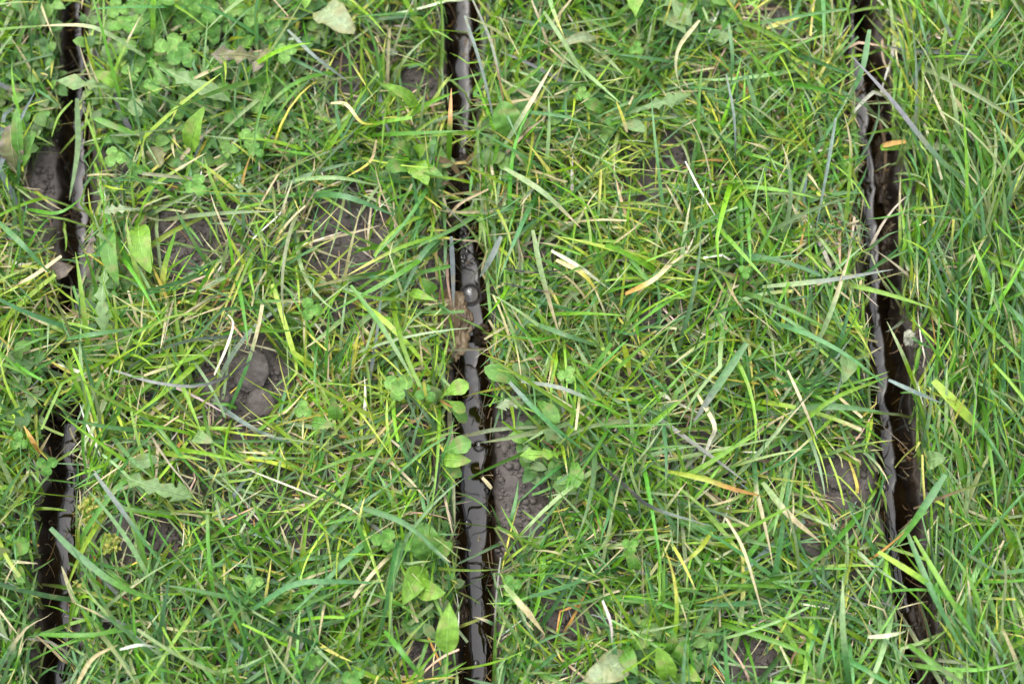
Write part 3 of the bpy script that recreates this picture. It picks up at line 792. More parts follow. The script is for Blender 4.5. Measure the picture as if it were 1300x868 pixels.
# ------------------------------------------------------------------ broad leaves
def leaf_mesh(kind, L, Wd, c, arch=0.18, fold=0.25, twist=0.0, seed=0, rim=None):
    """a leaf lying along +X from the origin; returns vertices, faces, colours, uv; c base colour"""
    rg = np.random.default_rng(seed)
    S, A = (46, 9) if kind == 'dandelion' else (20, 9)
    t = np.linspace(0, 1, S)
    if kind == 'oval':
        w = np.sin(np.pi * t ** 0.85) ** 0.75
    elif kind == 'round':
        w = np.sin(np.pi * t ** 0.9) ** 0.55
    elif kind == 'lance':
        w = np.sin(np.pi * t ** 0.75) ** 0.9
    elif kind == 'spoon':
        w = 0.16 + 0.9 * np.clip((t - 0.25) / 0.75, 0, 1) ** 0.9 * 1.35
        w = w * np.clip((1 - t) / 0.22, 0, 1) ** 0.55
        w = w * (1 + 0.07 * np.sin(t * 55))
    else:   # dandelion: back-pointing lobes, bigger towards the tip
        tt = t + 0.025 * np.sin(t * 11 + seed)
        f = (tt * 4.6 + 0.15) % 1
        lobes = 0.34 + (0.5 + 0.25 * np.sin(t * 8 + seed * 2)) * f ** 1.5
        w = (0.25 + 0.8 * t) * lobes * np.clip((1 - t) / 0.16, 0, 1) ** 0.8
        w = np.where(t > 0.86, np.clip((1 - t) / 0.14, 0, 1) ** 0.9 * 0.75, w)
    w = np.maximum(w, 0.03) * Wd / 2
    q = np.linspace(-1, 1, A)
    ph = rg.uniform(0, 6.28, 4)
    wl = w[:, None] * (1 + 0.05 * np.sin(9 * t + ph[0]))[:, None]
    lag = 0.10 * L * (np.abs(q) ** 1.5)[None] * (1 if kind == 'dandelion' else 0.0)
    x = (t * L)[:, None] - lag * (w / (Wd / 2))[:, None]
    y = q[None] * wl
    y = y + (L * 0.07 * np.sin(2.4 * t + ph[1]) * t)[:, None]
    z = arch * L * np.sin(np.pi * t)[:, None] + fold * np.abs(q)[None] * wl
    z = z + 0.05 * Wd * np.sin(t * 14 + ph[2])[:, None] * (q ** 2)[None] + 0.04 * Wd * np.sin(t * 23 + ph[3])[:, None] * q[None]
    z = z + twist * y
    V = np.stack([x, y, z], -1).reshape(-1, 3)
    col = np.repeat(np.repeat(np.array(c)[None, None], S, 0), A, 1).reshape(-1, 3)
    if rim is not None:
        blot = (np.abs(q)[None] ** 3 * 0.8 + 0.5 * (np.sin(t * 17 + ph[0])[:, None] > 0.5) * np.abs(q)[None] + (t[:, None] > 0.85) * 0.6)
        blot = np.clip(blot, 0, 1).reshape(-1, 1)
        col = col * (1 - blot) + np.array(rim) * blot
    uv = np.stack([np.broadcast_to((q + 1) / 2, (S, A)), np.broadcast_to(t[:, None], (S, A))], -1).reshape(-1, 2)
    i = np.arange((S - 1) * (A - 1)); r0 = (i // (A - 1)) * A + i % (A - 1)
    Fc = np.stack([r0, r0 + A, r0 + A + 1, r0 + 1], 1)
    # midrib centre line just under the fold
    mid = np.stack([t * L, (L * 0.07 * np.sin(2.4 * t + ph[1]) * t), arch * L * np.sin(np.pi * t) + 0.00008], -1)
    return V, Fc, col, uv, mid


def tube(name, pts, r0, r1, mat, parent, c, n=6):
    pts = np.asarray(pts, float); S = len(pts)
    T = np.gradient(pts, axis=0); T /= np.linalg.norm(T, axis=1, keepdims=True) + 1e-12
    ref = np.array([0.3, 0.2, 1.0]) if abs(T[:, 2]).mean() < 0.8 else np.array([1.0, 0.2, 0])
    a = np.cross(T, ref); a /= np.linalg.norm(a, axis=1, keepdims=True); b = np.cross(T, a)
    an = np.linspace(0, 2 * np.pi, n, endpoint=False)
    r = np.linspace(r0, r1, S)[:, None, None]
    V = pts[:, None] + r * (np.cos(an)[None, :, None] * a[:, None] + np.sin(an)[None, :, None] * b[:, None])
    V = V.reshape(-1, 3)
    k = np.arange(S - 1)[:, None] * n; j = np.arange(n)[None]; j2 = (j + 1) % n
    Fc = np.stack([(k + j), (k + j2), (k + n + j2), (k + n + j)], -1).reshape(-1, 4)
    return mesh_obj(name, V, Fc, mat, parent, np.repeat(np.array(c)[None], len(V), 0), np.zeros((len(V), 2)))


LC = {'fresh': (0.075, 0.180, 0.022), 'lime': (0.125, 0.245, 0.022), 'dull': (0.12, 0.195, 0.065), 'grey': (0.20, 0.25, 0.13), 'deep': (0.04, 0.12, 0.018),
      'purple': (0.14, 0.11, 0.09), 'mottle': (0.17, 0.17, 0.07), 'dead': (0.20, 0.15, 0.09)}


def leaf(kind, p0, p1, wpx, c, z0=0.010, z1=0.024, rim=None, parent=None, origin=None, seed=1, petiole=None):
    """leaf from base pixel p0 to tip pixel p1; as a child of parent at origin (world) or a thing of its own"""
    x0, y0 = at(*p0, z0); x1, y1 = at(*p1, z1)
    d = np.array([x1 - x0, y1 - y0, z1 - z0], float); L = np.linalg.norm(d)
    V, Fc, col, uv, mid = leaf_mesh(kind, L, wpx * 0.00036, LC[c], seed=seed, rim=None if rim is None else LC[rim],
                                    twist=np.random.default_rng(seed + 9).normal(0, 0.15))
    o = mesh_obj('leaf', V, Fc, M_LEAF, parent, col, uv)
    ax = Vector(d).normalized()
    sd = Vector((0, 0, 1)).cross(ax).normalized(); up = ax.cross(sd)
    R = Matrix((ax, sd, up)).transposed().to_4x4()
    org = Vector((float(x0), float(y0), z0))
    o.matrix_local = Matrix.Translation(org - (Vector(origin) if origin is not None else Vector())) @ R
    lc = np.array(LC[c]) * 1.35 + 0.03
    tube('midrib', mid[:int(len(mid) * 0.93)], 0.0004, 0.00012, M_STEM, o, lc, 5)
    if petiole is not None:       # stalk back to the root of the plant
        xr, yr = at(*petiole, 0.002)
        a = np.array([xr, yr, 0.002]) - np.array(origin); b = np.array(org) - np.array(origin)
        m_ = (a + b) / 2 + np.array([0, 0, 0.003])
        q = np.linspace(0, 1, 7)[:, None]
        tube('leaf_stalk', (1 - q) ** 2 * a + 2 * q * (1 - q) * m_ + q * q * b, 0.0006, 0.00045, M_STEM, parent, lc)
    return o


def plant(name, cat, label, root, leaves, group=None):
    x, y = at(*root, 0.0)
    org = (float(x), float(y), float(ground_z(np.array([x]), np.array([y]), False)[0]))
    e = empty(name, org)
    tag(e, label, cat, group)
    for k, lf in enumerate(leaves):
        leaf(*lf[:5], parent=e, origin=org, seed=int(root[0] * 7 + k * 13), rim=(lf[5] if len(lf) > 5 else None),
             z0=(lf[6] if len(lf) > 6 else 0.010), z1=(lf[7] if len(lf) > 7 else 0.024), petiole=root)
    return e


DG = 'dandelion plants growing flat in the lawn'
WG = 'small broad leaved weeds in the lawn'
plant('dandelion_plant', 'dandelion', 'dandelion with jagged leaves lying over the upper left slot', (168, 122),
      [('dandelion', (158, 118), (72, 102), 34, 'dull', None, 0.018, 0.030), ('oval', (160, 112), (118, 92), 24, 'lime', None, 0.016, 0.026),
       ('spoon', (172, 118), (180, 150), 20, 'dull')], DG)
plant('dandelion_plant', 'dandelion', 'dandelion with a grey green toothed leaf pointing right among the clover mat', (186, 78),
      [('dandelion', (194, 84), (292, 132), 38, 'dull', None, 0.016, 0.028), ('dandelion', (190, 72), (214, 112), 22, 'fresh')], DG)
plant('dandelion_plant', 'dandelion', 'dandelion with purple brown jagged leaves at the top edge of the clover mat', (345, 72),
      [('dandelion', (338, 78), (268, 66), 40, 'mottle', 'purple', 0.018, 0.028), ('dandelion', (346, 60), (318, 92), 26, 'mottle', 'purple')], DG)
plant('dandelion_plant', 'dandelion', 'dandelion with long pale leaves lying beside the left slot below mid height', (190, 268),
      [('dandelion', (182, 266), (128, 272), 24, 'grey', None, 0.014, 0.022), ('oval', (140, 290), (152, 362), 24, 'fresh', None, 0.014, 0.024),
       ('dandelion', (136, 330), (140, 424), 32, 'dull', None, 0.016, 0.024), ('oval', (176, 286), (196, 346), 34, 'lime', None, 0.012, 0.024)], DG)
plant('dandelion_plant', 'dandelion', 'dandelion leaf rosette pressed flat in the grass right of the top of the middle slot', (768, 158),
      [('dandelion', (778, 152), (878, 122), 28, 'dull', None, 0.018, 0.026), ('spoon', (768, 150), (742, 128), 20, 'fresh'),
       ('spoon', (775, 160), (820, 168), 18, 'dull')], DG)
plant('dandelion_plant', 'dandelion', 'dandelion with broad greyish leaf lying under grass below the left slot bank', (148, 598),
      [('dandelion', (150, 600), (242, 638), 44, 'dull', None, 0.012, 0.020), ('spoon', (160, 590), (200, 580), 20, 'dull')], DG)
plant('broadleaf_weed', 'weed', 'weed with bright oval leaves left of the bottom of the middle slot', (552, 712),
      [('round', (548, 712), (540, 662), 44, 'fresh', None, 0.012, 0.022), ('oval', (540, 722), (508, 765), 32, 'lime', None, 0.014, 0.026),
       ('oval', (532, 745), (565, 752), 30, 'lime', None, 0.014, 0.028), ('spoon', (553, 705), (575, 690), 20, 'fresh'),
       ('round', (520, 780), (530, 812), 30, 'deep', None, 0.006, 0.012)], WG)
plant('broadleaf_weed', 'weed', 'weed with one long pointed leaf on a thick stalk beside the bottom middle slot', (568, 880),
      [('lance', (568, 828), (566, 764), 32, 'lime', None, 0.026, 0.034), ('spoon', (556, 812), (540, 790), 14, 'dull')], WG)
plant('broadleaf_weed', 'weed', 'weed leaning over the left bank of the middle slot below the mud clod', (556, 512),
      [('spoon', (560, 505), (594, 483), 22, 'lime', None, 0.018, 0.028), ('spoon', (565, 508), (592, 520), 16, 'lime', None, 0.012, 0.016),
       ('spoon', (566, 515), (592, 536), 16, 'fresh', None, 0.008, 0.008), ('round', (556, 508), (540, 490), 20, 'dull')], WG)
plant('broadleaf_weed', 'weed', 'weed with three pale leaves on the left bank beside the narrow bright bubble', (556, 580),
      [('spoon', (560, 578), (597, 556), 24, 'fresh', None, 0.018, 0.028), ('oval', (562, 584), (598, 582), 22, 'lime', None, 0.018, 0.026),
       ('spoon', (560, 588), (584, 606), 18, 'fresh', None, 0.010, 0.020)], WG)
plant('broadleaf_weed', 'weed', 'weed with toothed leaves on the right bank of the middle slot above bare soil', (672, 500),
      [('spoon', (666, 498), (617, 463), 24, 'fresh', None, 0.014, 0.026), ('spoon', (668, 492), (650, 462), 18, 'dull'),
       ('dandelion', (668, 512), (630, 520), 26, 'grey'), ('spoon', (676, 508), (712, 534), 20, 'fresh')], WG)
plant('broadleaf_weed', 'weed', 'weed with lobed pale leaves right of the bare soil by the middle slot', (722, 575),
      [('dandelion', (716, 575), (662, 582), 30, 'lime', None, 0.014, 0.026), ('dandelion', (720, 568), (690, 545), 26, 'dull'),
       ('spoon', (726, 582), (738, 618), 20, 'fresh')], WG)
plant('broadleaf_weed', 'weed', 'weed with two round upright leaves at the bottom right of centre', (852, 842),
      [('round', (846, 862), (838, 820), 26, 'lime', None, 0.014, 0.028), ('round', (856, 842), (872, 812), 24, 'fresh'),
       ('oval', (850, 830), (852, 800), 20, 'fresh'), ('oval', (866, 848), (890, 862), 24, 'lime')], WG)
plant('broadleaf_weed', 'weed', 'weed with a withered grey leaf lying at the bottom centre', (800, 832),
      [('oval', (798, 832), (738, 862), 40, 'grey', 'mottle', 0.012, 0.024), ('oval', (790, 822), (812, 856), 24, 'fresh'),
       ('spoon', (800, 824), (826, 806), 20, 'fresh')], WG)
plant('broadleaf_weed', 'weed', 'weed with soft bright leaves left of the upright orange blade', (528, 205),
      [('round', (525, 208), (540, 236), 30, 'lime', None, 0.010, 0.022), ('oval', (522, 198), (500, 185), 24, 'fresh'),
       ('oval', (532, 200), (545, 182), 20, 'lime'), ('round', (520, 210), (490, 218), 28, 'fresh'), ('oval', (535, 215), (562, 224), 20, 'fresh')], WG)
plant('broadleaf_weed', 'weed', 'weed with a smooth leaf cut by the top edge right of the middle slot', (808, -16),
      [('oval', (808, -12), (808, 22), 26, 'lime', None, 0.016, 0.028), ('dandelion', (826, -10), (882, 32), 40, 'dull', None, 0.014, 0.024),
       ('oval', (835, 20), (868, 46), 26, 'dull')], WG)
plant('broadleaf_weed', 'weed', 'weed with large pale round leaf just right of the middle slot near the top', (652, 175),
      [('round', (650, 172), (636, 128), 42, 'fresh', None, 0.018, 0.028), ('oval', (656, 172), (676, 150), 20, 'dull')], WG)
plant('broadleaf_weed', 'weed', 'weed with mottled brown leaf at the far left beside the upper slot', (22, 222),
      [('round', (20, 212), (14, 158), 34, 'mottle', 'purple', 0.012, 0.024), ('oval', (26, 200), (22, 135), 18, 'fresh', None, 0.018, 0.03),
       ('oval', (26, 214), (46, 168), 22, 'fresh')], WG)
plant('broadleaf_weed', 'weed', 'weed with small olive leaves at the left edge low down', (18, 712),
      [('spoon', (18, 708), (40, 688), 24, 'fresh'), ('spoon', (16, 712), (-4, 694), 20, 'dull'), ('spoon', (20, 716), (34, 736), 18, 'fresh')], WG)

OL = 'single broad leaves lying in the grass'
def lone(label, cat, *a, **k):
    o = leaf(*a, **k); tag(o, label, cat, OL); return o
lone('folded bright oval leaf standing between clover and soil at upper left', 'leaf', 'oval', (243, 192), (262, 138), 30, 'lime', z0=0.014, z1=0.036, seed=61)
lone('greyish blunt leaf near the top edge left of the middle slot', 'leaf', 'round', (408, 12), (446, 46), 44, 'grey', rim='mottle', z0=0.014, z1=0.03, seed=62)
lone('yellow green leaf tip cut by the top edge beside the greyish leaf', 'leaf', 'oval', (392, -22), (384, 12), 28, 'lime', seed=63)
lone('bright spoon shaped leaf above the soil left of the top of the middle slot', 'leaf', 'lance', (530, 138), (482, 108), 18, 'lime', z0=0.014, z1=0.03, seed=64)
lone('small bright upright leaf left of the top of the middle slot', 'leaf', 'oval', (534, 40), (520, 24), 18, 'lime', seed=65)
lone('withered grey leaf lying at the top centre right of the middle slot', 'leaf', 'lance', (756, 50), (706, 60), 16, 'grey', rim='mottle', z0=0.02, z1=0.028, seed=66)
lone('oval leaf tucked under blades left of the right slot', 'leaf', 'oval', (1074, 452), (1070, 486), 24, 'dull', z0=0.018, z1=0.03, seed=67)
lone('small round leaf beside the bare soil left of the mud clod', 'leaf', 'round', (549, 372), (538, 352), 18, 'fresh', z0=0.018, z1=0.03, seed=68)
lone('pale leaf pointing right below the small round leaf by the mud clod', 'leaf', 'lance', (520, 372), (556, 380), 14, 'lime', z0=0.014, z1=0.026, seed=69)
lone('oval leaf standing at the centre left among yellow grass', 'leaf', 'oval', (428, 532), (424, 503), 20, 'fresh', z0=0.02, z1=0.034, seed=70)
lone('small level leaf below the standing oval leaf at centre left', 'leaf', 'oval', (396, 536), (426, 538), 17, 'fresh', z0=0.02, z1=0.03, seed=71)
lone('torn purple grey dead leaf hanging over the right bank of the left slot', 'dead leaf', 'dandelion', (118, 292), (112, 372), 36, 'purple', z0=0.012, z1=0.004, seed=72)
lone('purple grey leaf scrap on the left bank of the left slot', 'dead leaf', 'oval', (64, 352), (92, 336), 24, 'purple', z0=0.004, z1=0.006, seed=73)
lone('pale oval leaf at lower left beside the left slot bank', 'leaf', 'oval', (248, 552), (272, 560), 20, 'dull', z0=0.016, z1=0.026, seed=74)
lone('round leaf near the centre bottom below the curved dark blade', 'leaf', 'oval', (806, 722), (802, 700), 18, 'fresh', z0=0.018, z1=0.03, seed=75)
lone('pale shrivelled leaf at the lower right beside the right slot', 'leaf', 'round', (1178, 586), (1200, 582), 24, 'dull', z0=0.02, z1=0.03, seed=76)
lone('dark green leaf half hidden under grass near the lower centre', 'leaf', 'dandelion', (848, 660), (912, 672), 26, 'deep', z0=0.01, z1=0.018, seed=77)
lone('mottled olive leaf in the dark hollow at the upper left below the clover', 'leaf', 'round', (192, 212), (212, 190), 30, 'mottle', z0=0.008, z1=0.014, seed=78)

# ------------------------------------------------------------------ clover
def clover(label, group, p, rpx, rot, z=0.024, c=(0.085, 0.20, 0.045), src=None, tiltx=0, tilty=0):
    """one clover leaf: three round leaflets on a stalk; p is the pixel of its centre"""
    x, y = at(*p, z)
    if src is None:
        e = empty('clover_leaf')
        for k in range(3):
            S, A = 14, 9
            t = np.linspace(0, 1, S); q = np.linspace(-1, 1, A)
            w = np.sin(np.pi * np.clip(t, 0, 1) ** 1.15) ** 0.55 * 0.5; w[0] = 0.04; w[-1] = 0.20
            xx = t[:, None] - 0.10 * (1 - np.abs(q))[None] ** 2 * (t[:, None] > 0.93)
            yy = q[None] * w[:, None]
            zz = 0.22 * np.abs(yy) + 0.10 * np.sin(np.pi * t)[:, None] + 0.02 * np.sin(9 * t + k)[:, None] * q[None]
            a = k * 2 * np.pi / 3 + 0.1 * k
            V = np.stack([xx * np.cos(a) - yy * np.sin(a), xx * np.sin(a) + yy * np.cos(a), zz + xx * 0], -1).reshape(-1, 3) * 0.0105
            i = np.arange((S - 1) * (A - 1)); r0 = (i // (A - 1)) * A + i % (A - 1)
            uv = np.stack([np.broadcast_to((q + 1) / 2, (S, A)), np.broadcast_to(t[:, None], (S, A))], -1).reshape(-1, 2)
            mesh_obj('leaflet', V, np.stack([r0, r0 + A, r0 + A + 1, r0 + 1], 1), M_CLOVER, e,
                     np.repeat(np.array(c)[None], len(V), 0), uv)
        s = np.linspace(0, 1, 9)
        tube('stalk', np.stack([0.006 * s ** 2, 0.003 * s, -0.0235 * s], -1), 0.0005, 0.0006, M_STEM, e, (0.14, 0.17, 0.06))
    else:
        e = src.copy(); COL.objects.link(e)
        for ch in src.children:
            cc = ch.copy(); COL.objects.link(cc); cc.parent = e
    e.location = (float(x), float(y), z)
    e.rotation_euler = (tiltx, tilty, rot)
    k = rpx * 0.0004 / 0.0105
    e.scale = (k, k, min(k, 1.0) if z < 0.022 else k)
    tag(e, label, 'clover', group)
    return e


shades = [(0.082, 0.195, 0.028), (0.110, 0.225, 0.040), (0.060, 0.160, 0.022)]
protos = []
CG = 'clover leaves in the lawn'
MAT = 'round clover leaf in the dense clover mat near the top left'
CL = [  # pixel, radius, label or None for the mat where nothing tells one from another
    ((158, 34), 26, None), ((178, 32), 22, None), ((200, 26), 24, None), ((232, 20), 26, None), ((216, 60), 26, None), ((190, 48), 20, None),
    ((246, 40), 22, None), ((206, 76), 24, None), ((232, 72), 26, None), ((262, 14), 24, None), ((150, 12), 20, None), ((178, 6), 22, None),
    ((286, 30), 20, None), ((300, 10), 22, None), ((270, 44), 18, None), ((206, 4), 22, None), ((322, 22), 20, None), ((236, 100), 20, None),
    ((196, 108), 18, None), ((330, 130), 20, None), ((298, 150), 18, None), ((282, 118), 18, None), ((318, 176), 20, None), ((346, 30), 18, None),
    ((228, 140), 18, None), ((290, 190), 18, None), ((268, 30), 24, None), ((246, 4), 22, None), ((160, 60), 18, None),
    ((350, 150), 18, None), ((334, 104), 18, None), ((168, 92), 18, None), ((274, 84), 18, None), ((308, 52), 20, None),
    ((146, 200), 24, 'round clover leaf with pale crease on the right bank of the upper left slot'),
    ((172, 216), 20, 'small clover leaf at the foot of the bank right of the upper left slot'),
    ((250, 236), 26, 'clover leaf in the hollow right of the upper left slot just above the cracked soil'),
    ((362, 68), 26, 'pale silvery clover leaf alone right of the clover mat'),
    ((325, 192), 18, 'small clover leaf left of the long grass above the middle of the left half'),
    ((394, 392), 24, 'three part clover leaf above the bare soil at centre left'),
    ((506, 490), 30, 'large clover leaf with a pale chevron left of the middle slot at mid height'),
    ((540, 500), 22, 'small clover leaf between the large clover and the middle slot'),
    ((488, 684), 26, 'neat three part clover leaf left of the bright weed near the bottom'),
    ((385, 520), 20, 'dim clover leaf under blades at centre left'),
    ((60, 590), 22, 'clover leaf on the left bank of the lower left slot'),
    ((24, 560), 20, 'clover leaf at the left edge at mid height'),
    ((322, 740), 20, 'clover leaf at lower left under the level blue green blade'),
    ((450, 860), 24, 'clover leaf cut by the bottom edge left of the middle slot'),
    ((398, 838), 20, 'clover leaf in the dark grass near the bottom edge at lower left'),
    ((525, 690), 24, 'clover leaf overlapping the bright round weed leaf near the bottom of the middle slot'),
    ((650, 742), 20, 'clover leaf right of the middle slot near the bottom'),
    ((946, 345), 16, 'small clover leaf sunk in the grass right of centre'),
    ((720, 476), 20, 'clover leaf under blades right of the middle slot at mid height'),
    ((1190, 8), 18, 'small clover leaf at the top edge right of the right slot'),
    ((808, 62), 18, 'small clover leaf near the top edge between the middle and right slots'),
    ((740, 120), 18, 'clover leaf left of the toothed dandelion leaf at upper centre'),
    ((200, 848), 20, 'clover leaf near the bottom edge right of the left slot'),
    ((800, 692), 18, 'clover leaf below the curved dark blade at lower centre'),
    ((1212, 860), 18, 'clover leaf at the bottom edge right of the right slot'),
]
rgc = np.random.default_rng(77)
for k, (p, r, lab) in enumerate(CL):
    s = k % 3
    src = protos[s] if s < len(protos) else None
    z = float(rgc.uniform(0.017, 0.027) if lab else rgc.uniform(0.011, 0.022))
    e = clover(lab or MAT, CG if lab else 'clover mat leaves', p, r * (0.62 if lab else 0.80), rgc.uniform(0, 6.28), z, shades[s], src,
               rgc.normal(0, 0.16), rgc.normal(0, 0.16))
    if src is None: protos.append(e)

# ground cover of tiny leaves under the clover mat and moss cushions: nobody could count it
def small_leaves(name, spots, n, size, cols, label, cat, seed, zr=(0.003, 0.014)):
    rg = np.random.default_rng(seed)
    Vs, Fs, Cs, Us, off = [], [], [], [], 0
    base = [np.array(c) for c in cols]
    for _ in range(n):
        cx, cy, rx, ry = spots[rg.integers(len(spots))]
        a = rg.uniform(0, 6.28); rr = math.sqrt(rg.random())
        px, py = cx + rx * rr * math.cos(a), cy + ry * rr * math.sin(a)
        z = rg.uniform(*zr)
        x, y = at(px, py, z)
        if slot_min(np.array([x]), np.array([y]))[0] < 0.002: continue
        L = rg.uniform(*size)
        S, A = 6, 3
        t = np.linspace(0, 1, S); q = np.array([-1, 0, 1.0])
        w = np.maximum(np.sin(np.pi * t ** 0.9) ** 0.6, 0.05) * L * rg.uniform(0.25, 0.42)
        el = rg.normal(0.15, 0.3); az = rg.uniform(0, 6.28)
        X_ = np.broadcast_to((t * L)[:, None], (S, A)); Y_ = q[None] * w[:, None]; Z_ = 0.25 * np.abs(Y_) + 0.15 * L * np.sin(np.pi * t)[:, None]
        X2 = X_ * math.cos(el) - Z_ * math.sin(el); Z2 = X_ * math.sin(el) + Z_ * math.cos(el)
        V = np.stack([x + X2 * math.cos(az) - Y_ * math.sin(az), y + X2 * math.sin(az) + Y_ * math.cos(az), z + Z2], -1).reshape(-1, 3)
        i = np.arange((S - 1) * (A - 1)); r0 = (i // (A - 1)) * A + i % (A - 1)
        Fs.append(np.stack([r0, r0 + A, r0 + A + 1, r0 + 1], 1) + off); off += len(V)
        Vs.append(V); Cs.append(np.repeat((base[rg.integers(len(base))] * rg.uniform(.7, 1.25))[None], len(V), 0))
        Us.append(np.stack([np.broadcast_to((q + 1) / 2, (S, A)), np.broadcast_to(t[:, None], (S, A))], -1).reshape(-1, 2))
    o = mesh_obj(name, np.concatenate(Vs), np.concatenate(Fs), M_LEAF, None, np.concatenate(Cs), np.concatenate(Us))
    tag(o, label, cat, kind='stuff')


small_leaves('ground_cover', [(230, 50, 110, 60), (300, 130, 90, 80), (160, 120, 40, 60), (250, 180, 90, 50), (60, 40, 60, 40), (40, 130, 40, 60), (530, 210, 50, 30),
                              (380, 30, 60, 40), (880, 20, 70, 40), (720, 130, 80, 60), (860, 820, 60, 50), (540, 720, 50, 60), (720, 560, 60, 60),
                              (50, 490, 60, 60), (150, 400, 40, 60), (650, 170, 40, 60), (400, 850, 100, 30)],
             1900, (0.005, 0.010), [(0.075, 0.18, 0.035), (0.11, 0.22, 0.04), (0.05, 0.13, 0.025), (0.13, 0.20, 0.07)],
             'low mat of small green leaves under the clover and grass', 'ground cover', 31, (0.002, 0.012))
small_leaves('moss', [(118, 655, 16, 18), (140, 690, 12, 10), (120, 640, 18, 8), (100, 745, 10, 8)], 900, (0.0012, 0.003),
             [(0.22, 0.26, 0.03), (0.15, 0.20, 0.03), (0.28, 0.26, 0.05)], 'yellow green moss cushion on the right bank of the lower left slot', 'moss', 32, (0.002, 0.012))

# ------------------------------------------------------------------ clods, pebbles, bubbles
def lump_mesh(name, size, seed, mat, parent=None, detail=(80, 120), amp=0.28):
    rg = np.random.default_rng(seed)
    a, b = detail
    th = np.linspace(0, np.pi, a); ph = np.linspace(0, 2 * np.pi, b, endpoint=False)
    T, Pn = np.meshgrid(th, ph, indexing='ij')
    d = np.stack([np.sin(T) * np.cos(Pn), np.sin(T) * np.sin(Pn), np.cos(T)], -1)
    r = np.ones(T.shape)
    for f, am in ((1.6, 0.7), (4.0, 0.6), (9.0, 0.6), (18.0, 0.5), (30.0, 0.35)):
        for _ in range(5):
            k = rg.normal(0, 1, 3) * f
            r = r + amp * am / 3.2 * np.sin(d @ k + rg.uniform(0, 6.28))
    V = (d * r[..., None] * np.array(size)).reshape(-1, 3)
    i = np.arange(a - 1)[:, None] * b; j = np.arange(b)[None]; j2 = (j + 1) % b
    Fc = np.stack([i + j, i + b + j, i + b + j2, i + j2], -1).reshape(-1, 4)
    return mesh_obj(name, V, Fc, mat, parent)


def lump(name, label, cat, p, size, seed, mat, z, group=None, amp=0.28, rot=0.0):
    x, y = at(*p, z)
    o = lump_mesh(name, size, seed, mat, amp=amp)
    o.location = (float(x), float(y), z); o.rotation_euler = (0, 0, rot)
    tag(o, label, cat, group)
    return o


MG = 'wet mud clods in the slots'
for lab, p, size, z, seed in [
    ('large wet brown mud clod slumped into the middle slot beside the big bubble', (573, 413), (0.0092, 0.0165, 0.0055), -0.0045, 1),
    ('small mud lump on the right bank of the middle slot opposite the large clod', (611, 425), (0.004, 0.005, 0.004), -0.0150, 2),
    ('mud and root plug bridging the middle slot near the top', (590, 222), (0.0095, 0.0075, 0.007), -0.0100, 3),
    ('dark mud lump in the middle slot just below the root plug', (572, 256), (0.005, 0.010, 0.006), -0.0130, 4),
    ('wet brown mud slump along the right wall of the upper right slot', (1125, 225), (0.0055, 0.018, 0.008), -0.0160, 5),
    ('mud slump with straw on the right wall of the right slot above mid height', (1130, 320), (0.005, 0.015, 0.007), -0.0160, 6),
    ('orange brown mud bank along the bottom right slot', (1180, 820), (0.0075, 0.022, 0.007), -0.0180, 7),
    ('mud lump in the left slot where the grass closes over it', (80, 515), (0.0085, 0.006, 0.006), -0.0110, 8),
    ('mud lump on the left wall of the middle slot low down', (583, 765), (0.004, 0.011, 0.006), -0.0140, 9),
    ('small mud lump in the left slot below the hanging pale blade', (97, 275), (0.003, 0.004, 0.003), -0.0140, 10),
    ('mud slump on the right wall of the right slot just above the pebble', (1142, 392), (0.004, 0.010, 0.006), -0.0180, 11),
]:
    lump('mud_clod', lab, 'mud clod', p, size, seed, M_MUD if seed == 1 else M_MUD_DARK, z, MG, 0.20 if seed == 1 else 0.30)
SG = 'crumbs of soil on the bare patches'
for k, (lab, p, s) in enumerate([
    ('dark crumbly soil clod on the bare patch right of the middle slot', (655, 560), 0.0055), ('smooth grey soil clod below it on the bare patch right of the middle slot', (660, 600), 0.008),
    ('soil clod at the lower end of the bare patch right of the middle slot', (668, 650), 0.0065), ('rounded grey soil clod on the patch at upper left', (250, 312), 0.010),
    ('dark soil crumb in the hollow at the centre', (823, 407), 0.006), ('soil clod in the bare hollow left of the lower right slot', (1072, 600), 0.009),
    ('soil clod in the cracked patch at left', (318, 470), 0.010), ('smaller soil clod below it in the cracked patch at left', (330, 512), 0.007),
    ('crumb of soil right of the pebble by the right slot', (1172, 462), 0.006), ('soil clod between grass near the bottom centre', (712, 775), 0.008)]):
    lump('soil_clod', lab, 'soil clod', p, (s, s * 0.9, s * 0.16), 100 + k, M_SOIL, 0.0025, SG, 0.10, k * 1.3)
lump('pebble', 'pale pebble on the right bank of the right slot at mid height', 'pebble', (1156, 430), (0.0032, 0.0046, 0.0026), 201, M_STONE, 0.003, 'small pebbles', 0.12)
lump('pebble', 'tiny whitish stone chip on the soil left of the top of the middle slot', 'pebble', (497, 66), (0.0032, 0.0022, 0.002), 202, M_STONE, 0.008, 'small pebbles', 0.12)

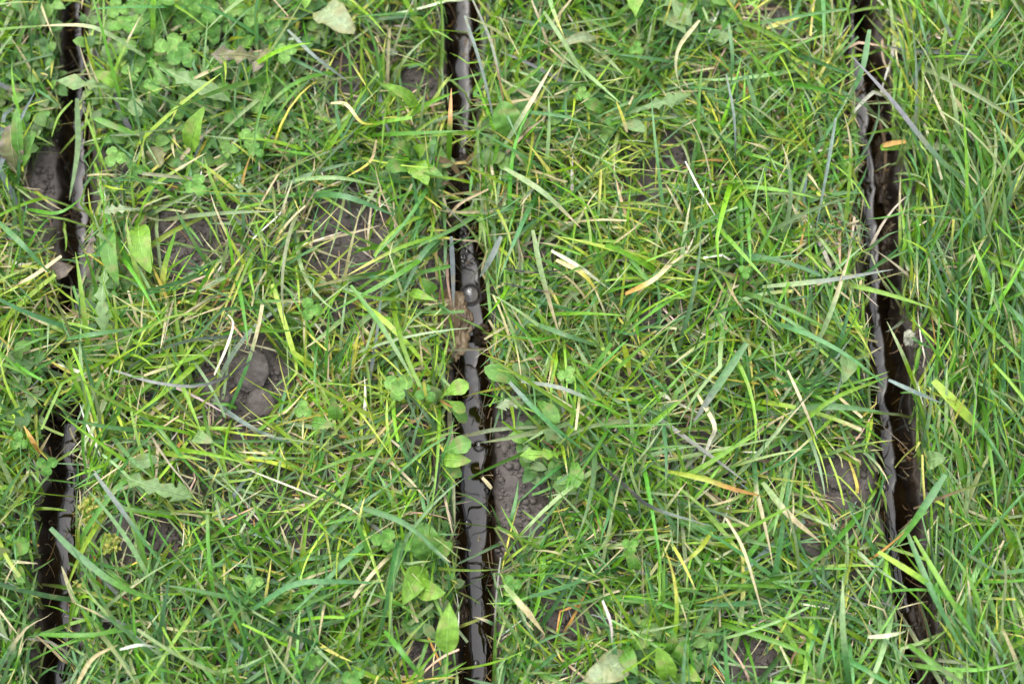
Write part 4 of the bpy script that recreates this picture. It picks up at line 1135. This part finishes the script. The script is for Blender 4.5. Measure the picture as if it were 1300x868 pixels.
# crumbs of soil strewn over the bare patches and down the slot walls
def crumbs(n, seed):
    rg = np.random.default_rng(seed)
    ico = [(0, 0, 1), (0.89, 0, 0.45), (0.28, 0.85, 0.45), (-0.72, 0.53, 0.45), (-0.72, -0.53, 0.45), (0.28, -0.85, 0.45),
           (0.72, 0.53, -0.45), (-0.28, 0.85, -0.45), (-0.89, 0, -0.45), (-0.28, -0.85, -0.45), (0.72, -0.53, -0.45), (0, 0, -1)]
    f = [(0, 1, 2), (0, 2, 3), (0, 3, 4), (0, 4, 5), (0, 5, 1), (1, 6, 2), (2, 7, 3), (3, 8, 4), (4, 9, 5), (5, 10, 1), (2, 6, 7), (3, 7, 8),
         (4, 8, 9), (5, 9, 10), (1, 10, 6), (6, 11, 7), (7, 11, 8), (8, 11, 9), (9, 11, 10), (10, 11, 6)]
    ico = np.array(ico); f = np.array(f)
    w = np.array([b[2] * b[3] for b in BARE], float); w /= w.sum()
    k = rg.choice(len(BARE), n, p=w); B = np.array(BARE, float)[k]
    px = B[:, 0] + B[:, 2] * rg.normal(0, 0.6, n); py = B[:, 1] + B[:, 3] * rg.normal(0, 0.6, n)
    anyw = rg.random(n) < 0.45
    px = np.where(anyw, rg.uniform(0, 1300, n), px); py = np.where(anyw, rg.uniform(0, 868, n), py)
    x, y = at(px, py)
    ok = (slot_min(x, y) > 0.001) & (vnoise(x, y, 0.012, 55) > -0.35)
    x, y = x[ok], y[ok]; n = len(x)
    r = 0.0004 + rg.exponential(0.00038, n); r = np.minimum(r, 0.002)
    V = ico[None] * r[:, None, None] * (1 + rg.normal(0, 0.22, (n, 12, 1))) * np.stack([rg.uniform(.8, 1.5, n), rg.uniform(.8, 1.3, n), rg.uniform(.5, .9, n)], -1)[:, None]
    V = V + np.stack([x, y, ground_z(x, y) + r * 0.3], -1)[:, None]
    o = mesh_obj('soil_crumbs', V.reshape(-1, 3), (f[None] + np.arange(n)[:, None, None] * 12).reshape(-1, 3), M_SOIL)
    tag(o, 'loose dark crumbs of soil on the bare patches', 'soil', kind='stuff')
crumbs(5500, 66)

# fine roots hanging from the cut walls and bits afloat on the water
def roots(n, seed):
    rg = np.random.default_rng(seed)
    S = 8
    k = rg.integers(0, 3, n); sg = np.where(rg.random(n) < 0.5, -1, 1); y = rg.uniform(-0.24, 0.24, n)
    c = np.choose(k, [np.interp(y, q[0], q[1]) for q in SLOTS]); h = np.choose(k, [np.interp(y, q[0], q[2]) for q in SLOTS])
    wz = np.choose(k, WATER_Z)
    fl = rg.random(n) < 0.16
    x0 = c + sg * (h - 0.0012); z0 = rg.uniform(-0.012, 0.001, n)
    L = rg.uniform(0.004, 0.013, n)
    s = np.linspace(0, 1, S)[None]
    ay = rg.normal(0, 0.8, n)[:, None] + rg.normal(0, 0.9, n)[:, None] * s
    inn = rg.uniform(0.1, 0.55, n)[:, None]
    P = np.stack([x0[:, None] - sg[:, None] * inn * L[:, None] * s, y[:, None] + ay * L[:, None] * s * 0.6, z0[:, None] - L[:, None] * 0.7 * s ** 1.3], -1)
    P[..., 2] = np.maximum(P[..., 2], wz[:, None] + 0.0004)
    # bits afloat
    xf = c + h * rg.uniform(-0.6, 0.6, n); af = rg.uniform(0, 6.28, n); Lf = rg.uniform(0.0015, 0.006, n)
    Pf = np.stack([xf[:, None] + Lf[:, None] * s * np.cos(af)[:, None] * 0.7, y[:, None] + Lf[:, None] * s * np.sin(af)[:, None], (wz + 0.0005)[:, None] + s * 0], -1)
    P = np.where(fl[:, None, None], Pf, P)
    w = np.where(fl, rg.uniform(0.0003, 0.0008, n), rg.uniform(0.00015, 0.00045, n))
    Wd = w[:, None] * (1 - 0.6 * s)
    cb = np.stack([PA['brown'], PA['straw'] * 0.5, PA['orange'] * 0.4, PA['black'] * 2])[rg.integers(0, 4, n)] * rg.uniform(0.5, 1.1, n)[:, None]
    o = build_grass('roots', [(P, Wd, rg.normal(0, 0.8, n)[:, None] + s * 0, np.repeat(cb[:, None], S, 1))], M_DRY,
                    'fine brown roots and scraps hanging in the three water slots', 'roots')
roots(900, 88)

# dead leaf scraps and roots on the plug that bridges the middle slot
rgs = np.random.default_rng(5)
for k, (lab, pts, w, c) in enumerate([
    ('brown dead blade curled over the root plug in the middle slot', [(548, 200, 0.012), (572, 208, 0.010), (590, 232, 0.002)], 9, 'brown'),
    ('amber dead blade loop at the left of the root plug', [(552, 242, 0.006), (566, 232, 0.009), (578, 240, 0.002)], 6, 'brown'),
    ('brown dead blade hanging from the right bank over the root plug', [(606, 192, 0.012), (594, 206, 0.006), (586, 226, -0.004)], 9, 'brown'),
    ('thin beige blade arching across the middle slot below the root plug', [(570, 275, 0.008), (585, 258, 0.016), (620, 240, 0.020)], 4, 'straw'),
    ('beige root hanging from the right bank near the bubble cluster', [(622, 362, 0.002), (612, 345, 0.008), (618, 318, 0.016)], 4, 'straw'),
    ('beige scrap of blade lying on the right bank of the middle slot', [(624, 620, 0.010), (612, 606, 0.012)], 6, 'straw'),
    ('brown root on the right wall of the upper right slot', [(1116, 150, 0.006), (1124, 190, -0.004), (1122, 240, -0.012)], 5, 'brown'),
    ('amber dead leaf scrap on the right bank of the upper right slot', [(1120, 185, 0.010), (1150, 180, 0.014)], 8, 'orange'),
    ('brown root on the right wall of the right slot near the bottom', [(1165, 760, 0.004), (1178, 800, -0.006), (1182, 850, -0.010)], 5, 'brown')]):
    one_blade(lab, pts, w, c, name='dead_blade', cat='dead blade', group='dead blades and roots in the slots', blunt=True)


def bubble(label, p, rpx, k, group, src=None):
    z = WATER_Z[0 if p[0] < 300 else (1 if p[0] < 900 else 2)] + 0.0003
    x, y = at(*p, z)
    r = rpx * 0.0004 * 1.03
    if src is None:
        a, b = 14, 28
        th = np.linspace(0, np.pi / 2, a); ph = np.linspace(0, 2 * np.pi, b, endpoint=False)
        T, Pn = np.meshgrid(th, ph, indexing='ij')
        V = np.stack([np.sin(T) * np.cos(Pn), np.sin(T) * np.sin(Pn), 0.8 * np.cos(T)], -1).reshape(-1, 3)
        i = np.arange(a - 1)[:, None] * b; j = np.arange(b)[None]; j2 = (j + 1) % b
        o = mesh_obj('bubble', V, np.stack([i + j, i + b + j, i + b + j2, i + j2], -1).reshape(-1, 4), M_BUBBLE)
        # the raised rim of water round its foot
        an = np.linspace(0, 2 * np.pi, 33)[:-1]; pr = np.linspace(0, np.pi, 5)
        Vr = [(math.cos(u) * (1.05 + 0.11 * math.cos(v)), math.sin(u) * (1.05 + 0.11 * math.cos(v)), 0.10 * math.sin(v)) for u in an for v in pr]
        ii = np.arange(32)[:, None] * 5; jj = np.arange(4)[None]; i2 = (np.arange(32)[:, None] + 1) % 32 * 5
        mesh_obj('water_rim', Vr, np.stack([ii + jj, i2 + jj, i2 + jj + 1, ii + jj + 1], -1).reshape(-1, 4), M_WATER, o)
    else:
        o = src.copy(); COL.objects.link(o)
        for ch in src.children:
            c = ch.copy(); COL.objects.link(c); c.parent = o
    o.location = (float(x), float(y), z); o.scale = (r, r, r)
    tag(o, label, 'bubble', group)
    return o


BG = 'air bubbles on the slot water'
b0 = bubble('largest round air bubble on the water of the middle slot beside the mud clod', (597, 374), 13.0, 0, BG)
for lab, p, r in [('small bubble just below the largest one in the middle slot', (587, 399), 6), ('bright oval bubble in the middle slot beside the pale weed leaves', (608, 566), 6.5),
                  ('bubble in the lower middle slot where the grey reflection ends', (592, 665), 6), ('single bubble near the left bank of the right slot low down', (1123, 619), 4.5),
                  ('small bubble against the left bank at the top of the left slot', (96, 40), 3), ('tiny bubble at the bottom end of the middle slot', (604, 842), 4)]:
    bubble(lab, p, r, 0, BG, b0)
rb = np.random.default_rng(3)
for k in range(22):
    bubble('tiny bubble in the froth of small bubbles above the largest one in the middle slot', (583 + rb.uniform(-1, 25), 292 + rb.uniform(0, 48)), rb.uniform(1.8, 4.2), 0,
           'froth of small bubbles in the middle slot', b0)
